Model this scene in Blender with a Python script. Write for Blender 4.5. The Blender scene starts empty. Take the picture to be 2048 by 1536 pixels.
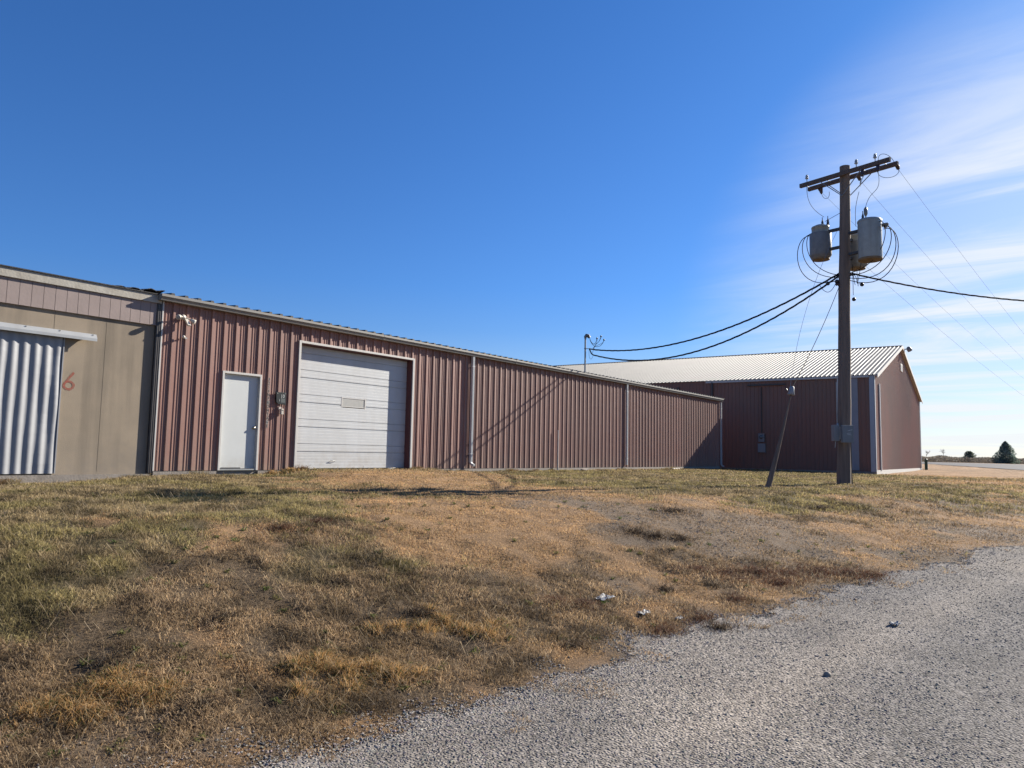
import bpy, math, random
import numpy as np
from mathutils import Vector, Matrix
random.seed(7); RNG = np.random.default_rng(11)
scene = bpy.context.scene
COL = scene.collection
R_ = math.radians
# ------------------------------------------------------------------ camera
# axes: x runs along the long wall (away from the camera), y = 0 is the wall, the camera stands at y = -15.3
EYE = np.array([0.0, -15.3196, 0.5305])
_p, _r, _th, FPX = 0.0919, 0.0198, 0.6398, 1485.87
def _rot(v): return np.array([v[0]*math.sin(_th)+v[1]*math.cos(_th), -(v[0]*math.cos(_th)-v[1]*math.sin(_th)), v[2]])
_F0 = np.array([0, math.cos(_p), math.sin(_p)]); _U0 = np.array([0, -math.sin(_p), math.cos(_p)]); _R0 = np.array([1.0, 0, 0])
_R1 = _R0*math.cos(_r)+_U0*math.sin(_r); _U1 = _U0*math.cos(_r)-_R0*math.sin(_r)
CF, CR, CU = _rot(_F0), _rot(_R1), _rot(_U1)
cam = bpy.data.cameras.new("camera"); camo = bpy.data.objects.new("camera", cam); COL.objects.link(camo)
camo.matrix_world = Matrix(((CR[0], CU[0], -CF[0], EYE[0]), (CR[1], CU[1], -CF[1], EYE[1]), (CR[2], CU[2], -CF[2], EYE[2]), (0, 0, 0, 1)))
cam.sensor_width = 36.0; cam.lens = 36.0*FPX/2048.0; cam.clip_start = 0.05; cam.clip_end = 6000
scene.camera = camo
# ------------------------------------------------------------------ light
SUN_EL = R_(27.0); SUN_H = np.array([0.953, -0.303]); SUN_H /= np.linalg.norm(SUN_H)
SUN = np.array([SUN_H[0]*math.cos(SUN_EL), SUN_H[1]*math.cos(SUN_EL), math.sin(SUN_EL)])
sl = bpy.data.lights.new("sun", 'SUN'); sl.energy = 5.0; sl.angle = R_(0.53); sl.color = (1.0, 0.93, 0.82)
so = bpy.data.objects.new("sun", sl); COL.objects.link(so)
so.rotation_euler = Vector((-SUN[0], -SUN[1], -SUN[2])).to_track_quat('-Z', 'Y').to_euler()
scene.view_settings.view_transform = 'Standard'; scene.view_settings.look = 'None'
scene.view_settings.exposure = 1.25; scene.view_settings.gamma = 1.0
world = bpy.data.worlds.new("World"); scene.world = world; world.use_nodes = True
def make_world():
    nt = world.node_tree; nt.nodes.clear(); N = nt.nodes; L = nt.links
    out = N.new('ShaderNodeOutputWorld'); bg = N.new('ShaderNodeBackground'); bg.inputs['Strength'].default_value = 0.052
    sky = N.new('ShaderNodeTexSky'); sky.sky_type = 'NISHITA'; sky.sun_disc = False
    sky.sun_elevation = SUN_EL; sky.sun_rotation = math.atan2(SUN_H[0], SUN_H[1])
    sky.altitude = 300; sky.air_density = 1.0; sky.dust_density = 0.4; sky.ozone_density = 2.2
    tint = N.new('ShaderNodeMix'); tint.data_type = 'RGBA'; tint.blend_type = 'MULTIPLY'; tint.inputs['Factor'].default_value = 1.0
    tint.inputs['B'].default_value = (0.36, 0.68, 1.0, 1)
    L.new(sky.outputs[0], tint.inputs['A'])
    tc = N.new('ShaderNodeTexCoord')
    sep = N.new('ShaderNodeSeparateXYZ'); L.new(tc.outputs['Generated'], sep.inputs[0])
    el = N.new('ShaderNodeMapRange'); el.inputs['From Min'].default_value = 0.0; el.inputs['From Max'].default_value = 0.62; L.new(sep.outputs[2], el.inputs['Value'])
    ramp = N.new('ShaderNodeValToRGB'); L.new(el.outputs[0], ramp.inputs[0]); e = ramp.color_ramp.elements
    e[0].position = 0.0; e[0].color = (0.64, 0.73, 0.93, 1); e[1].position = 1.0; e[1].color = (0.30, 0.68, 1.18, 1)
    q = e.new(0.35); q.color = (0.37, 0.69, 1.15, 1)
    L.new(ramp.outputs[0], tint.inputs['B'])
    def m(op, a, b=None, c=None, clamp=False):
        n = N.new('ShaderNodeMath'); n.operation = op; n.use_clamp = clamp
        for i, v in enumerate((a, b, c)):
            if v is None: continue
            if isinstance(v, (int, float)): n.inputs[i].default_value = v
            else: L.new(v, n.inputs[i])
        return n.outputs[0]
    # cirrus sheet: the direction is carried to a plane high above, where the cloud streaks lie
    zz = m('ADD', m('MAXIMUM', sep.outputs[2], 0.0), 0.10)
    px = m('DIVIDE', sep.outputs[0], zz); py = m('DIVIDE', sep.outputs[1], zz)
    comb = N.new('ShaderNodeCombineXYZ'); L.new(px, comb.inputs[0]); L.new(py, comb.inputs[1])
    mp = N.new('ShaderNodeMapping'); mp.inputs['Rotation'].default_value = (0, 0, R_(37)); mp.inputs['Scale'].default_value = (0.95, 0.30, 1)
    mp.inputs['Location'].default_value = (3.3, 1.7, 0)
    L.new(comb.outputs[0], mp.inputs[0])
    n1 = N.new('ShaderNodeTexNoise'); n1.inputs['Scale'].default_value = 1.9; n1.inputs['Detail'].default_value = 10; n1.inputs['Roughness'].default_value = 0.60
    n1.inputs['Distortion'].default_value = 0.9; L.new(mp.outputs[0], n1.inputs['Vector'])
    # region of the veil: around the sun's side of the sky
    c = CF+CR*(2230-1024)/FPX-CU*(770-768)/FPX; c /= np.linalg.norm(c)     # towards the thin cloud near the sun
    dt = N.new('ShaderNodeVectorMath'); dt.operation = 'DOT_PRODUCT'; dt.inputs[1].default_value = tuple(c)
    nrm = N.new('ShaderNodeVectorMath'); nrm.operation = 'NORMALIZE'; L.new(tc.outputs['Generated'], nrm.inputs[0]); L.new(nrm.outputs[0], dt.inputs[0])
    mr = N.new('ShaderNodeMapRange'); mr.interpolation_type = 'SMOOTHSTEP'
    mr.inputs['From Min'].default_value = math.cos(R_(28)); mr.inputs['From Max'].default_value = math.cos(R_(3))
    L.new(dt.outputs['Value'], mr.inputs['Value'])
    mask = mr.outputs[0]
    cl = N.new('ShaderNodeMapRange'); cl.interpolation_type = 'SMOOTHSTEP'
    cl.inputs['From Min'].default_value = 0.36; cl.inputs['From Max'].default_value = 0.66
    L.new(n1.outputs[0], cl.inputs['Value'])
    veil = m('MULTIPLY', mask, m('ADD', m('MULTIPLY', cl.outputs[0], 0.66), 0.40))
    veil = m('MINIMUM', veil, 0.92)
    # pale band just above the horizon
    hz = N.new('ShaderNodeMapRange'); hz.inputs['From Min'].default_value = 0.16; hz.inputs['From Max'].default_value = -0.01
    L.new(sep.outputs[2], hz.inputs['Value'])
    fac = m('MAXIMUM', veil, m('MULTIPLY', hz.outputs[0], 0.22))
    mix = N.new('ShaderNodeMix'); mix.data_type = 'RGBA'; L.new(fac, mix.inputs['Factor'])
    L.new(tint.outputs['Result'], mix.inputs['A']); mix.inputs['B'].default_value = (7.3, 7.6, 7.9, 1)
    L.new(mix.outputs['Result'], bg.inputs['Color']); L.new(bg.outputs[0], out.inputs[0])
make_world()

# ------------------------------------------------------------------ pixel helpers (2048 x 1536 photograph)
def ray(x, y): return CF + CR*(x-1024)/FPX - CU*(y-768)/FPX
def depth(x, y, Z): return EYE + ray(x, y)*Z
def onwall(x, y, yy=0.0):
    d = ray(x, y); return EYE + d*((yy-EYE[1])/d[1])
def sstep(t): t = np.clip(t, 0, 1); return t*t*(3-2*t)

# ------------------------------------------------------------------ value noise
def _hash(i, j, s):
    h = (i.astype(np.int64)*374761393 + j.astype(np.int64)*668265263 + s*1442695041) & 0xFFFFFFFF
    h = ((h ^ (h >> 13))*1274126177) & 0xFFFFFFFF
    h = h ^ (h >> 16)
    return (h & 0xFFFF)/65535.0
def vnoise(x, y, s=0):
    xi = np.floor(x); yi = np.floor(y); fx = x-xi; fy = y-yi; fx = fx*fx*(3-2*fx); fy = fy*fy*(3-2*fy)
    a = _hash(xi, yi, s); b = _hash(xi+1, yi, s); c = _hash(xi, yi+1, s); d = _hash(xi+1, yi+1, s)
    return (a*(1-fx)+b*fx)*(1-fy)+(c*(1-fx)+d*fx)*fy
def fbm(x, y, s=0, o=4):
    v = 0; a = 0.5; t = 0
    for k in range(o): v = v+a*vnoise(x, y, s+k*17); t += a; x = x*2.03+5.1; y = y*2.03-3.7; a *= 0.5
    return v/t

# ------------------------------------------------------------------ terrain
_ex = [-60, -8, 1.5, 2.4, 4.1, 7.95, 11.2, 14.0, 20, 32, 60, 400]
_ey = [-9.0, -10.7, -11.65, -12.15, -12.55, -13.1, -13.85, -14.8, -17.2, -23.5, -40, -260]
def edge_y(x): return np.interp(x, _ex, _ey)
def z_road(x): return -1.07+0.75*sstep((np.asarray(x)+2)/30.0)
def z_plain(x, y):
    x = np.asarray(x, float); y = np.asarray(y, float)
    near = -0.12-0.07*sstep(-y/9.0)-0.11*sstep((8.2-x)/2.5)*sstep((y+4)/4.0)-0.10*sstep((x-32)/12)
    near = near+0.115*sstep((x-10.6)/1.2)*sstep((17.2-x)/1.6)*sstep((y+6)/4.5)+0.05*sstep((x-18)/4)*sstep((34-x)/6)*sstep((y+5)/4)*0
    e = edge_y(x); t = sstep((y-e+0.3)/5.2)
    z = z_road(x)+(near-z_road(x))*t
    z = z + 0.50*sstep((x-50)/65)
    return z
def terrain(x, y):
    x = np.asarray(x, float); y = np.asarray(y, float)
    z = z_plain(x, y)
    lawn = sstep((y-edge_y(x))/1.0)*sstep((-y)/0.6)
    z = z+lawn*((fbm(x*1.1, y*1.1, 3)-0.5)*0.07+(fbm(x*3.4, y*3.4, 9, 2)-0.5)*0.060*sstep((14-x)/8+0.35)*sstep(-y/1.5))
    road = 1-lawn
    z = z+road*(fbm(x*0.7, y*0.7, 31)-0.5)*0.02*sstep(-y/0.6)
    return z
def ground_hit(px, py):
    d = ray(px, py); t = np.geomspace(1.5, 400, 6000)
    P = EYE[None]+d[None]*t[:, None]; g = P[:, 2]-z_plain(P[:, 0], P[:, 1])
    i = int(np.argmax(g < 0)) if (g < 0).any() else len(t)-1
    return P[i]

# ------------------------------------------------------------------ mesh builder
class MB:
    def __init__(s, xf=None): s.v = []; s.f = []; s.xf = xf; s.sm = []
    def add(s, vs, fs, smooth=False):
        o = len(s.v); s.v += [tuple(map(float, q)) for q in vs]
        s.f += [tuple(i+o for i in f) for f in fs]; s.sm += [smooth]*len(fs)
    def box(s, a, b):
        x0, y0, z0 = a; x1, y1, z1 = b
        s.add([(x0,y0,z0),(x1,y0,z0),(x1,y1,z0),(x0,y1,z0),(x0,y0,z1),(x1,y0,z1),(x1,y1,z1),(x0,y1,z1)],
              [(0,3,2,1),(4,5,6,7),(0,1,5,4),(1,2,6,5),(2,3,7,6),(3,0,4,7)])
    def obox(s, c, ax, ay, az):   # centre and three half-axis vectors
        c, ax, ay, az = map(np.array, (c, ax, ay, az)); vs = []
        for k in (-1, 1):
            for (i, j) in ((-1,-1),(1,-1),(1,1),(-1,1)): vs.append(c+ax*i+ay*j+az*k)
        fs = [(0,3,2,1),(4,5,6,7),(0,1,5,4),(1,2,6,5),(2,3,7,6),(3,0,4,7)]
        if np.dot(np.cross(ax, ay), az) < 0: fs = [f[::-1] for f in fs]
        s.add(vs, fs)
    def tube(s, pts, r, n=8, caps=True, smooth=True):
        pts = [np.array(q, float) for q in pts]; m = len(pts)
        rs = r if isinstance(r, (list, tuple, np.ndarray)) else [r]*m
        vs = []; prev = None
        for i, q in enumerate(pts):
            t = pts[min(i+1, m-1)]-pts[max(i-1, 0)]; t = t/(np.linalg.norm(t)+1e-12)
            if prev is None:
                u = np.cross(t, [0, 0, 1.0]);
                if np.linalg.norm(u) < 1e-3: u = np.cross(t, [1.0, 0, 0])
            else: u = prev-t*np.dot(prev, t)
            u = u/np.linalg.norm(u); w = np.cross(t, u); prev = u
            for k in range(n):
                a = 2*math.pi*k/n; vs.append(q+(u*math.cos(a)+w*math.sin(a))*rs[i])
        fs = []
        for i in range(m-1):
            for k in range(n): fs.append((i*n+k, i*n+(k+1)%n, (i+1)*n+(k+1)%n, (i+1)*n+k))
        o = len(s.v); s.add(vs, fs, smooth)
        if caps: s.add([vs[k] for k in range(n)], [tuple(range(n))[::-1]]); s.add([vs[(m-1)*n+k] for k in range(n)], [tuple(range(n))])
    def lathe(s, base, prof, n=20, axis=(0,0,1)):   # prof: (radius, height) along axis
        ax = np.array(axis, float); ax /= np.linalg.norm(ax); base = np.array(base, float)
        u = np.cross(ax, [0,0,1.0]);
        if np.linalg.norm(u) < 1e-3: u = np.array([1.0,0,0])
        u /= np.linalg.norm(u); w = np.cross(ax, u); vs = []
        for (r, h) in prof:
            for k in range(n):
                a = 2*math.pi*k/n; vs.append(base+ax*h+(u*math.cos(a)+w*math.sin(a))*max(r, 1e-4))
        fs = []
        for i in range(len(prof)-1):
            for k in range(n): fs.append((i*n+k, i*n+(k+1)%n, (i+1)*n+(k+1)%n, (i+1)*n+k))
        s.add(vs, fs, True)
        s.add(vs[:n], [tuple(range(n))[::-1]]); s.add(vs[-n:], [tuple(range(n))])
    def prism(s, poly, ext):   # closed polygon of 3D points, extruded
        ext = np.array(ext, float); a = [np.array(q, float) for q in poly]; n = len(a)
        vs = a+[q+ext for q in a]; nr = np.zeros(3)
        for i in range(n): nr += np.cross(a[i], a[(i+1)%n])
        fs = [tuple(range(n)), tuple(range(n, 2*n))[::-1]]+[(i, i+n, (i+1)%n+n, (i+1)%n) for i in range(n)]
        if np.dot(nr, ext) > 0: fs = [f[::-1] for f in fs]
        s.add(vs, fs)
    def strip(s, prof, ext, smooth=False):   # open profile swept along a vector
        ext = np.array(ext, float); a = [np.array(q, float) for q in prof]; n = len(a)
        s.add(a+[q+ext for q in a], [(i, i+1, i+1+n, i+n) for i in range(n-1)], smooth)
    def build(s, name, mat, parent=None, bevel=0.0):
        vs = s.v
        if s.xf: vs = [s.xf(q) for q in vs]
        if parent is not None:
            o = root_loc(parent); vs = [(q[0]-o[0], q[1]-o[1], q[2]-o[2]) for q in vs]
        me = bpy.data.meshes.new(name); me.from_pydata(vs, [], s.f); me.update()
        me.polygons.foreach_set('use_smooth', s.sm)
        ob = bpy.data.objects.new(name, me); COL.objects.link(ob)
        if mat: me.materials.append(mat)
        if parent is not None: ob.parent = parent
        if bevel:
            md = ob.modifiers.new('bevel', 'BEVEL'); md.width = bevel; md.segments = 2; md.limit_method = 'ANGLE'
        return ob
def root_loc(o):
    v = Vector((0, 0, 0))
    while o is not None: v = v+o.location; o = o.parent
    return v
def tag(o, label=None, cat=None, group=None, kind=None):
    if label: o['label'] = label
    if cat: o['category'] = cat
    if group: o['group'] = group
    if kind: o['kind'] = kind
    return o
def thing(name, loc, label, cat, group=None):
    o = bpy.data.objects.new(name, None); COL.objects.link(o); o.location = tuple(map(float, loc)); o.empty_display_size = 0.2
    return tag(o, label, cat, group)

# ------------------------------------------------------------------ materials
ALB = 0.74      # overall reflectance level of the place
def mat(name, col, rough=0.8, metal=0.0, var=0.0, vscale=3.0, vcol=None, bump=0.0, bscale=40.0, streak=None, attr=None, transl=0.0, spec=0.5, vec_scale=(1, 1, 1), detail=5, edges=(0.35, 0.7), dirt=None, panel=False):
    kk = lambda c: tuple(v*ALB for v in c)
    col = kk(col); vcol = kk(vcol) if vcol else None
    if streak: streak = (kk(streak[0]),)+tuple(streak[1:])
    if dirt: dirt = (kk(dirt[0]),)+tuple(dirt[1:])
    m = bpy.data.materials.new(name); m.use_nodes = True; nt = m.node_tree; N = nt.nodes; L = nt.links
    b = N['Principled BSDF']; b.inputs['Roughness'].default_value = rough; b.inputs['Metallic'].default_value = metal
    b.inputs['Specular IOR Level'].default_value = spec
    b.inputs['Base Color'].default_value = (*col, 1); cur = None
    geo = N.new('ShaderNodeNewGeometry')
    def vec(sc):
        mp = N.new('ShaderNodeMapping'); mp.inputs['Scale'].default_value = sc; L.new(geo.outputs['Position'], mp.inputs[0]); return mp.outputs[0]
    def noise(sc, scale, det=5, lo=0.35, hi=0.7):
        n = N.new('ShaderNodeTexNoise'); n.inputs['Scale'].default_value = scale; n.inputs['Detail'].default_value = det; n.inputs['Roughness'].default_value = 0.6
        L.new(vec(sc), n.inputs['Vector'])
        r = N.new('ShaderNodeMapRange'); r.inputs['From Min'].default_value = lo; r.inputs['From Max'].default_value = hi
        L.new(n.outputs[0], r.inputs['Value']); return r.outputs[0]
    def mixc(fac, a, bb, blend='MIX'):
        x = N.new('ShaderNodeMix'); x.data_type = 'RGBA'; x.blend_type = blend
        if isinstance(fac, (int, float)): x.inputs['Factor'].default_value = fac
        else: L.new(fac, x.inputs['Factor'])
        for k, v in (('A', a), ('B', bb)):
            if isinstance(v, tuple): x.inputs[k].default_value = (*v, 1)
            else: L.new(v, x.inputs[k])
        return x.outputs['Result']
    cur = col
    if attr:
        at = N.new('ShaderNodeAttribute'); at.attribute_name = attr; cur = at.outputs['Color']
    if var > 0:
        f = noise(vec_scale, vscale, detail, *edges)
        mul = N.new('ShaderNodeMath'); mul.operation = 'MULTIPLY'; mul.inputs[1].default_value = var; L.new(f, mul.inputs[0])
        cur = mixc(mul.outputs[0], cur, vcol if vcol else tuple(c*0.5 for c in col))
    if streak:   # (colour, amount, horizontal scale): vertical runs of dirt
        f = noise((1, 1, 0.07), streak[2], 6, 0.5, 0.8)
        mul = N.new('ShaderNodeMath'); mul.operation = 'MULTIPLY'; mul.inputs[1].default_value = streak[1]; L.new(f, mul.inputs[0])
        cur = mixc(mul.outputs[0], cur, streak[0])
    if dirt:     # (colour, amount, z0, z1): splashed soil near the ground
        sp = N.new('ShaderNodeSeparateXYZ'); L.new(geo.outputs['Position'], sp.inputs[0])
        r = N.new('ShaderNodeMapRange'); r.inputs['From Min'].default_value = dirt[3]; r.inputs['From Max'].default_value = dirt[2]; L.new(sp.outputs[2], r.inputs['Value'])
        f = noise((1, 1, 1), 7, 5, 0.25, 0.7)
        m1 = N.new('ShaderNodeMath'); m1.operation = 'MULTIPLY'; L.new(r.outputs[0], m1.inputs[0]); L.new(f, m1.inputs[1])
        m2 = N.new('ShaderNodeMath'); m2.operation = 'MULTIPLY'; m2.inputs[1].default_value = dirt[1]; L.new(m1.outputs[0], m2.inputs[0])
        cur = mixc(m2.outputs[0], cur, dirt[0])
    if panel:    # each sheet of siding has faded a little differently
        sp = N.new('ShaderNodeSeparateXYZ'); L.new(geo.outputs['Position'], sp.inputs[0])
        dv = N.new('ShaderNodeMath'); dv.operation = 'DIVIDE'; dv.inputs[1].default_value = 0.9144; L.new(sp.outputs[0], dv.inputs[0])
        fl_ = N.new('ShaderNodeMath'); fl_.operation = 'FLOOR'; L.new(dv.outputs[0], fl_.inputs[0])
        wn_ = N.new('ShaderNodeTexWhiteNoise'); wn_.noise_dimensions = '1D'; L.new(fl_.outputs[0], wn_.inputs['W'])
        r = N.new('ShaderNodeMapRange'); r.inputs['To Min'].default_value = 0.86; r.inputs['To Max'].default_value = 1.12; L.new(wn_.outputs['Value'], r.inputs['Value'])
        sc = N.new('ShaderNodeVectorMath'); sc.operation = 'SCALE'; L.new(cur, sc.inputs[0]); L.new(r.outputs[0], sc.inputs['Scale']); cur = sc.outputs[0]
    if not isinstance(cur, tuple): L.new(cur, b.inputs['Base Color'])
    if bump > 0:
        n = N.new('ShaderNodeTexNoise'); n.inputs['Scale'].default_value = bscale; n.inputs['Detail'].default_value = 6
        L.new(vec(vec_scale), n.inputs['Vector'])
        bp = N.new('ShaderNodeBump'); bp.inputs['Strength'].default_value = 1.0; bp.inputs['Distance'].default_value = bump
        L.new(n.outputs[0], bp.inputs['Height']); L.new(bp.outputs[0], b.inputs['Normal'])
    if transl > 0:
        tr = N.new('ShaderNodeBsdfTranslucent'); ms = N.new('ShaderNodeMixShader'); ms.inputs[0].default_value = transl
        if isinstance(cur, tuple): tr.inputs[0].default_value = (*cur, 1)
        else: L.new(cur, tr.inputs[0])
        out = N['Material Output']; L.new(b.outputs[0], ms.inputs[1]); L.new(tr.outputs[0], ms.inputs[2]); L.new(ms.outputs[0], out.inputs[0])
    return m
M = {}
M['red'] = mat('red_siding', (0.315, 0.152, 0.116), 0.62, 0, 0.6, 1.3, (0.355, 0.205, 0.16), 0.007, 2.2, streak=((0.27, 0.16, 0.13), 0.5, 9), dirt=((0.33, 0.24, 0.17), 0.75, -0.1, 0.6), panel=True)
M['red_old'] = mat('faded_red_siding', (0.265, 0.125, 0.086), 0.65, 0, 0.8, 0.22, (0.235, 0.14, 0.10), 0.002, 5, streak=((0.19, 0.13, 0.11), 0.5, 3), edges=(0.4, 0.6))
M['red_gable'] = mat('sunlit_gable_siding', (0.49, 0.285, 0.225), 0.65, 0, 0.7, 0.16, (0.38, 0.27, 0.22), 0.002, 5, streak=((0.36, 0.27, 0.22), 0.45, 1.2), edges=(0.42, 0.58))  # lighter copy of the shed siding, sunlight put into its colour; patches are weathering
M['red_trim'] = mat('red_jamb', (0.16, 0.055, 0.05), 0.6, 0, 0.3, 4)
M['taupe'] = mat('taupe_gutter', (0.27, 0.255, 0.225), 0.55, 0, 0.4, 2.0, (0.27, 0.245, 0.21), streak=((0.2, 0.17, 0.14), 0.35, 6))
M['white_trim'] = mat('white_trim', (0.62, 0.60, 0.56), 0.6, 0, 0.35, 5, (0.50, 0.46, 0.40))
M['downspout'] = mat('white_downspout', (0.58, 0.60, 0.60), 0.45, 0, 0.3, 4, (0.45, 0.44, 0.42))
M['dark_spout'] = mat('dark_brown_metal', (0.045, 0.038, 0.036), 0.5, 0, 0.5, 5, (0.09, 0.08, 0.075))
M['roof'] = mat('grey_roof', (0.06, 0.06, 0.06), 0.6, 0.2, 0.3, 2)
M['galv'] = mat('galvanised_roof', (0.15, 0.147, 0.14), 0.62, 0.0, 0.5, 0.9, (0.115, 0.112, 0.105), spec=0.28, bump=0.0015, bscale=3)
M['galv_door'] = mat('galvanised_sheet', (0.35, 0.355, 0.37), 0.55, 0.05, 0.5, 3, (0.28, 0.285, 0.295), bump=0.004, bscale=4, streak=((0.33, 0.33, 0.33), 0.4, 8))
M['steel'] = mat('grey_steel', (0.42, 0.43, 0.42), 0.45, 0.6, 0.5, 8, (0.28, 0.27, 0.26))
M['steel_track'] = mat('track_steel', (0.50, 0.51, 0.50), 0.45, 0.4, 0.4, 5, (0.36, 0.35, 0.33))
M['concrete'] = mat('concrete', (0.33, 0.29, 0.25), 0.9, 0, 0.7, 4, (0.20, 0.17, 0.14), 0.006, 30)
def stucco():
    m = mat('tan_stucco_wall', (0.37, 0.298, 0.215), 0.93, 0, 0.7, 1.6, (0.27, 0.222, 0.165), 0.0022, 80, streak=((0.15, 0.125, 0.095), 0.95, 1.7), dirt=((0.24, 0.21, 0.18), 0.5, 0.0, 0.8))
    return m
M['stucco'] = stucco()
M['pink_siding'] = mat('pinkish_siding', (0.36, 0.285, 0.26), 0.8, 0, 0.5, 2.5, (0.30, 0.235, 0.21), 0.002, 20, streak=((0.24, 0.2, 0.18), 0.3, 5))
M['fascia'] = mat('peeling_white_board', (0.52, 0.49, 0.42), 0.8, 0, 0.7, 3.5, (0.34, 0.30, 0.24), 0.004, 25, streak=((0.22, 0.2, 0.17), 0.6, 5))
M['tar'] = mat('torn_tar_paper', (0.035, 0.035, 0.038), 0.85, 0, 0.5, 8, (0.09, 0.09, 0.09), 0.01, 20)
M['door'] = mat('white_steel_door', (0.66, 0.68, 0.66), 0.45, 0, 0.25, 3, (0.57, 0.58, 0.56), bump=0.0025, bscale=2.5, dirt=((0.40, 0.34, 0.27), 0.6, 0.0, 0.35))
M['garage'] = mat('white_garage_panels', (0.60, 0.62, 0.625), 0.5, 0, 0.45, 1.8, (0.50, 0.495, 0.47), bump=0.003, bscale=2.5, streak=((0.42, 0.40, 0.37), 0.35, 4), dirt=((0.38, 0.33, 0.27), 0.6, 0.0, 0.7))
M['cloudy'] = mat('clouded_plastic_pane', (0.50, 0.49, 0.45), 0.4, 0, 0.5, 9, (0.37, 0.37, 0.335))
M['brass'] = mat('satin_knob', (0.62, 0.55, 0.42), 0.25, 0.9)
M['black'] = mat('black_plastic', (0.02, 0.02, 0.022), 0.45)
M['cable'] = mat('black_cable', (0.018, 0.02, 0.024), 0.8, spec=0.15)
M['wire'] = mat('weathered_wire', (0.26, 0.29, 0.34), 0.8, 0.0, spec=0.05)
M['plaque'] = mat('slate_plaque', (0.012, 0.017, 0.02), 0.55, 0, 0.5, 20, (0.025, 0.035, 0.04), spec=0.2)
M['plaque_patch'] = mat('grey_green_patch', (0.05, 0.07, 0.07), 0.6, 0, 0.5, 40, (0.03, 0.045, 0.045))
M['pale_paint'] = mat('pale_lettering', (0.55, 0.58, 0.56), 0.6)
M['label_white'] = mat('white_sticker', (0.55, 0.50, 0.45), 0.6, 0, 0.4, 30)
M['label_dull'] = mat('weathered_sticker', (0.44, 0.30, 0.25), 0.6, 0, 0.4, 30, (0.33, 0.22, 0.18))
M['ink'] = mat('black_lettering', (0.015, 0.012, 0.012), 0.6)
M['spray'] = mat('red_spray_paint', (0.33, 0.055, 0.035), 0.85, 0, 0.75, 22, (0.265, 0.16, 0.11), edges=(0.35, 0.62))
M['ivory'] = mat('ivory_plastic', (0.66, 0.60, 0.50), 0.4)
M['wood'] = mat('weathered_pole_wood', (0.27, 0.20, 0.155), 0.85, 0, 0.8, 14, (0.13, 0.095, 0.076), 0.006, 25, vec_scale=(1, 1, 0.06))
M['wood_arm'] = mat('weathered_arm_wood', (0.16, 0.12, 0.10), 0.85, 0, 0.6, 12, (0.08, 0.06, 0.05), 0.003, 25)
M['tank'] = mat('grey_tank_paint', (0.42, 0.445, 0.42), 0.42, 0, 0.4, 5, (0.22, 0.24, 0.235), streak=((0.20, 0.155, 0.115), 0.35, 7))
M['tank_dark'] = mat('dull_tank_paint', (0.27, 0.265, 0.255), 0.5, 0, 0.5, 6, (0.12, 0.12, 0.12), streak=((0.10, 0.085, 0.07), 0.6, 9))
M['rust'] = mat('rusty_rim', (0.30, 0.20, 0.10), 0.7, 0, 0.7, 9, (0.17, 0.10, 0.05))
M['porcelain'] = mat('brown_porcelain', (0.055, 0.022, 0.018), 0.16)
M['grey_porcelain'] = mat('grey_porcelain', (0.20, 0.20, 0.19), 0.25)
M['glass_ins'] = mat('pale_insulator', (0.45, 0.48, 0.48), 0.12)
M['meter'] = mat('meter_grey', (0.24, 0.26, 0.265), 0.5, 0, 0.3, 8)
M['meter_light'] = mat('meter_box_light', (0.27, 0.285, 0.29), 0.6)
M['blue_trim'] = mat('pale_corner_trim', (0.42, 0.46, 0.50), 0.45, 0, 0.3, 3, (0.33, 0.36, 0.38))
M['grey_panel'] = mat('pale_sliding_panel', (0.33, 0.33, 0.35), 0.55, 0, 0.4, 2, (0.25, 0.25, 0.27), streak=((0.2, 0.2, 0.21), 0.4, 5))
M['green'] = mat('green_enamel', (0.02, 0.07, 0.05), 0.5)
M['asphalt'] = mat('far_asphalt', (0.11, 0.105, 0.11), 0.85, 0, 0.4, 0.8, (0.08, 0.078, 0.08), spec=0.1)
M['needle'] = mat('cedar_foliage', (0.035, 0.065, 0.035), 0.8, attr='tint', transl=0.35)
M['twig'] = mat('bare_twigs', (0.15, 0.12, 0.09), 0.9)
M['bark'] = mat('tree_bark', (0.09, 0.07, 0.055), 0.9, 0, 0.5, 10)
M['plastic_bag'] = mat('white_litter', (0.50, 0.50, 0.49), 0.8, 0, 0.3, 30, (0.55, 0.55, 0.54), transl=0.2)

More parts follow.
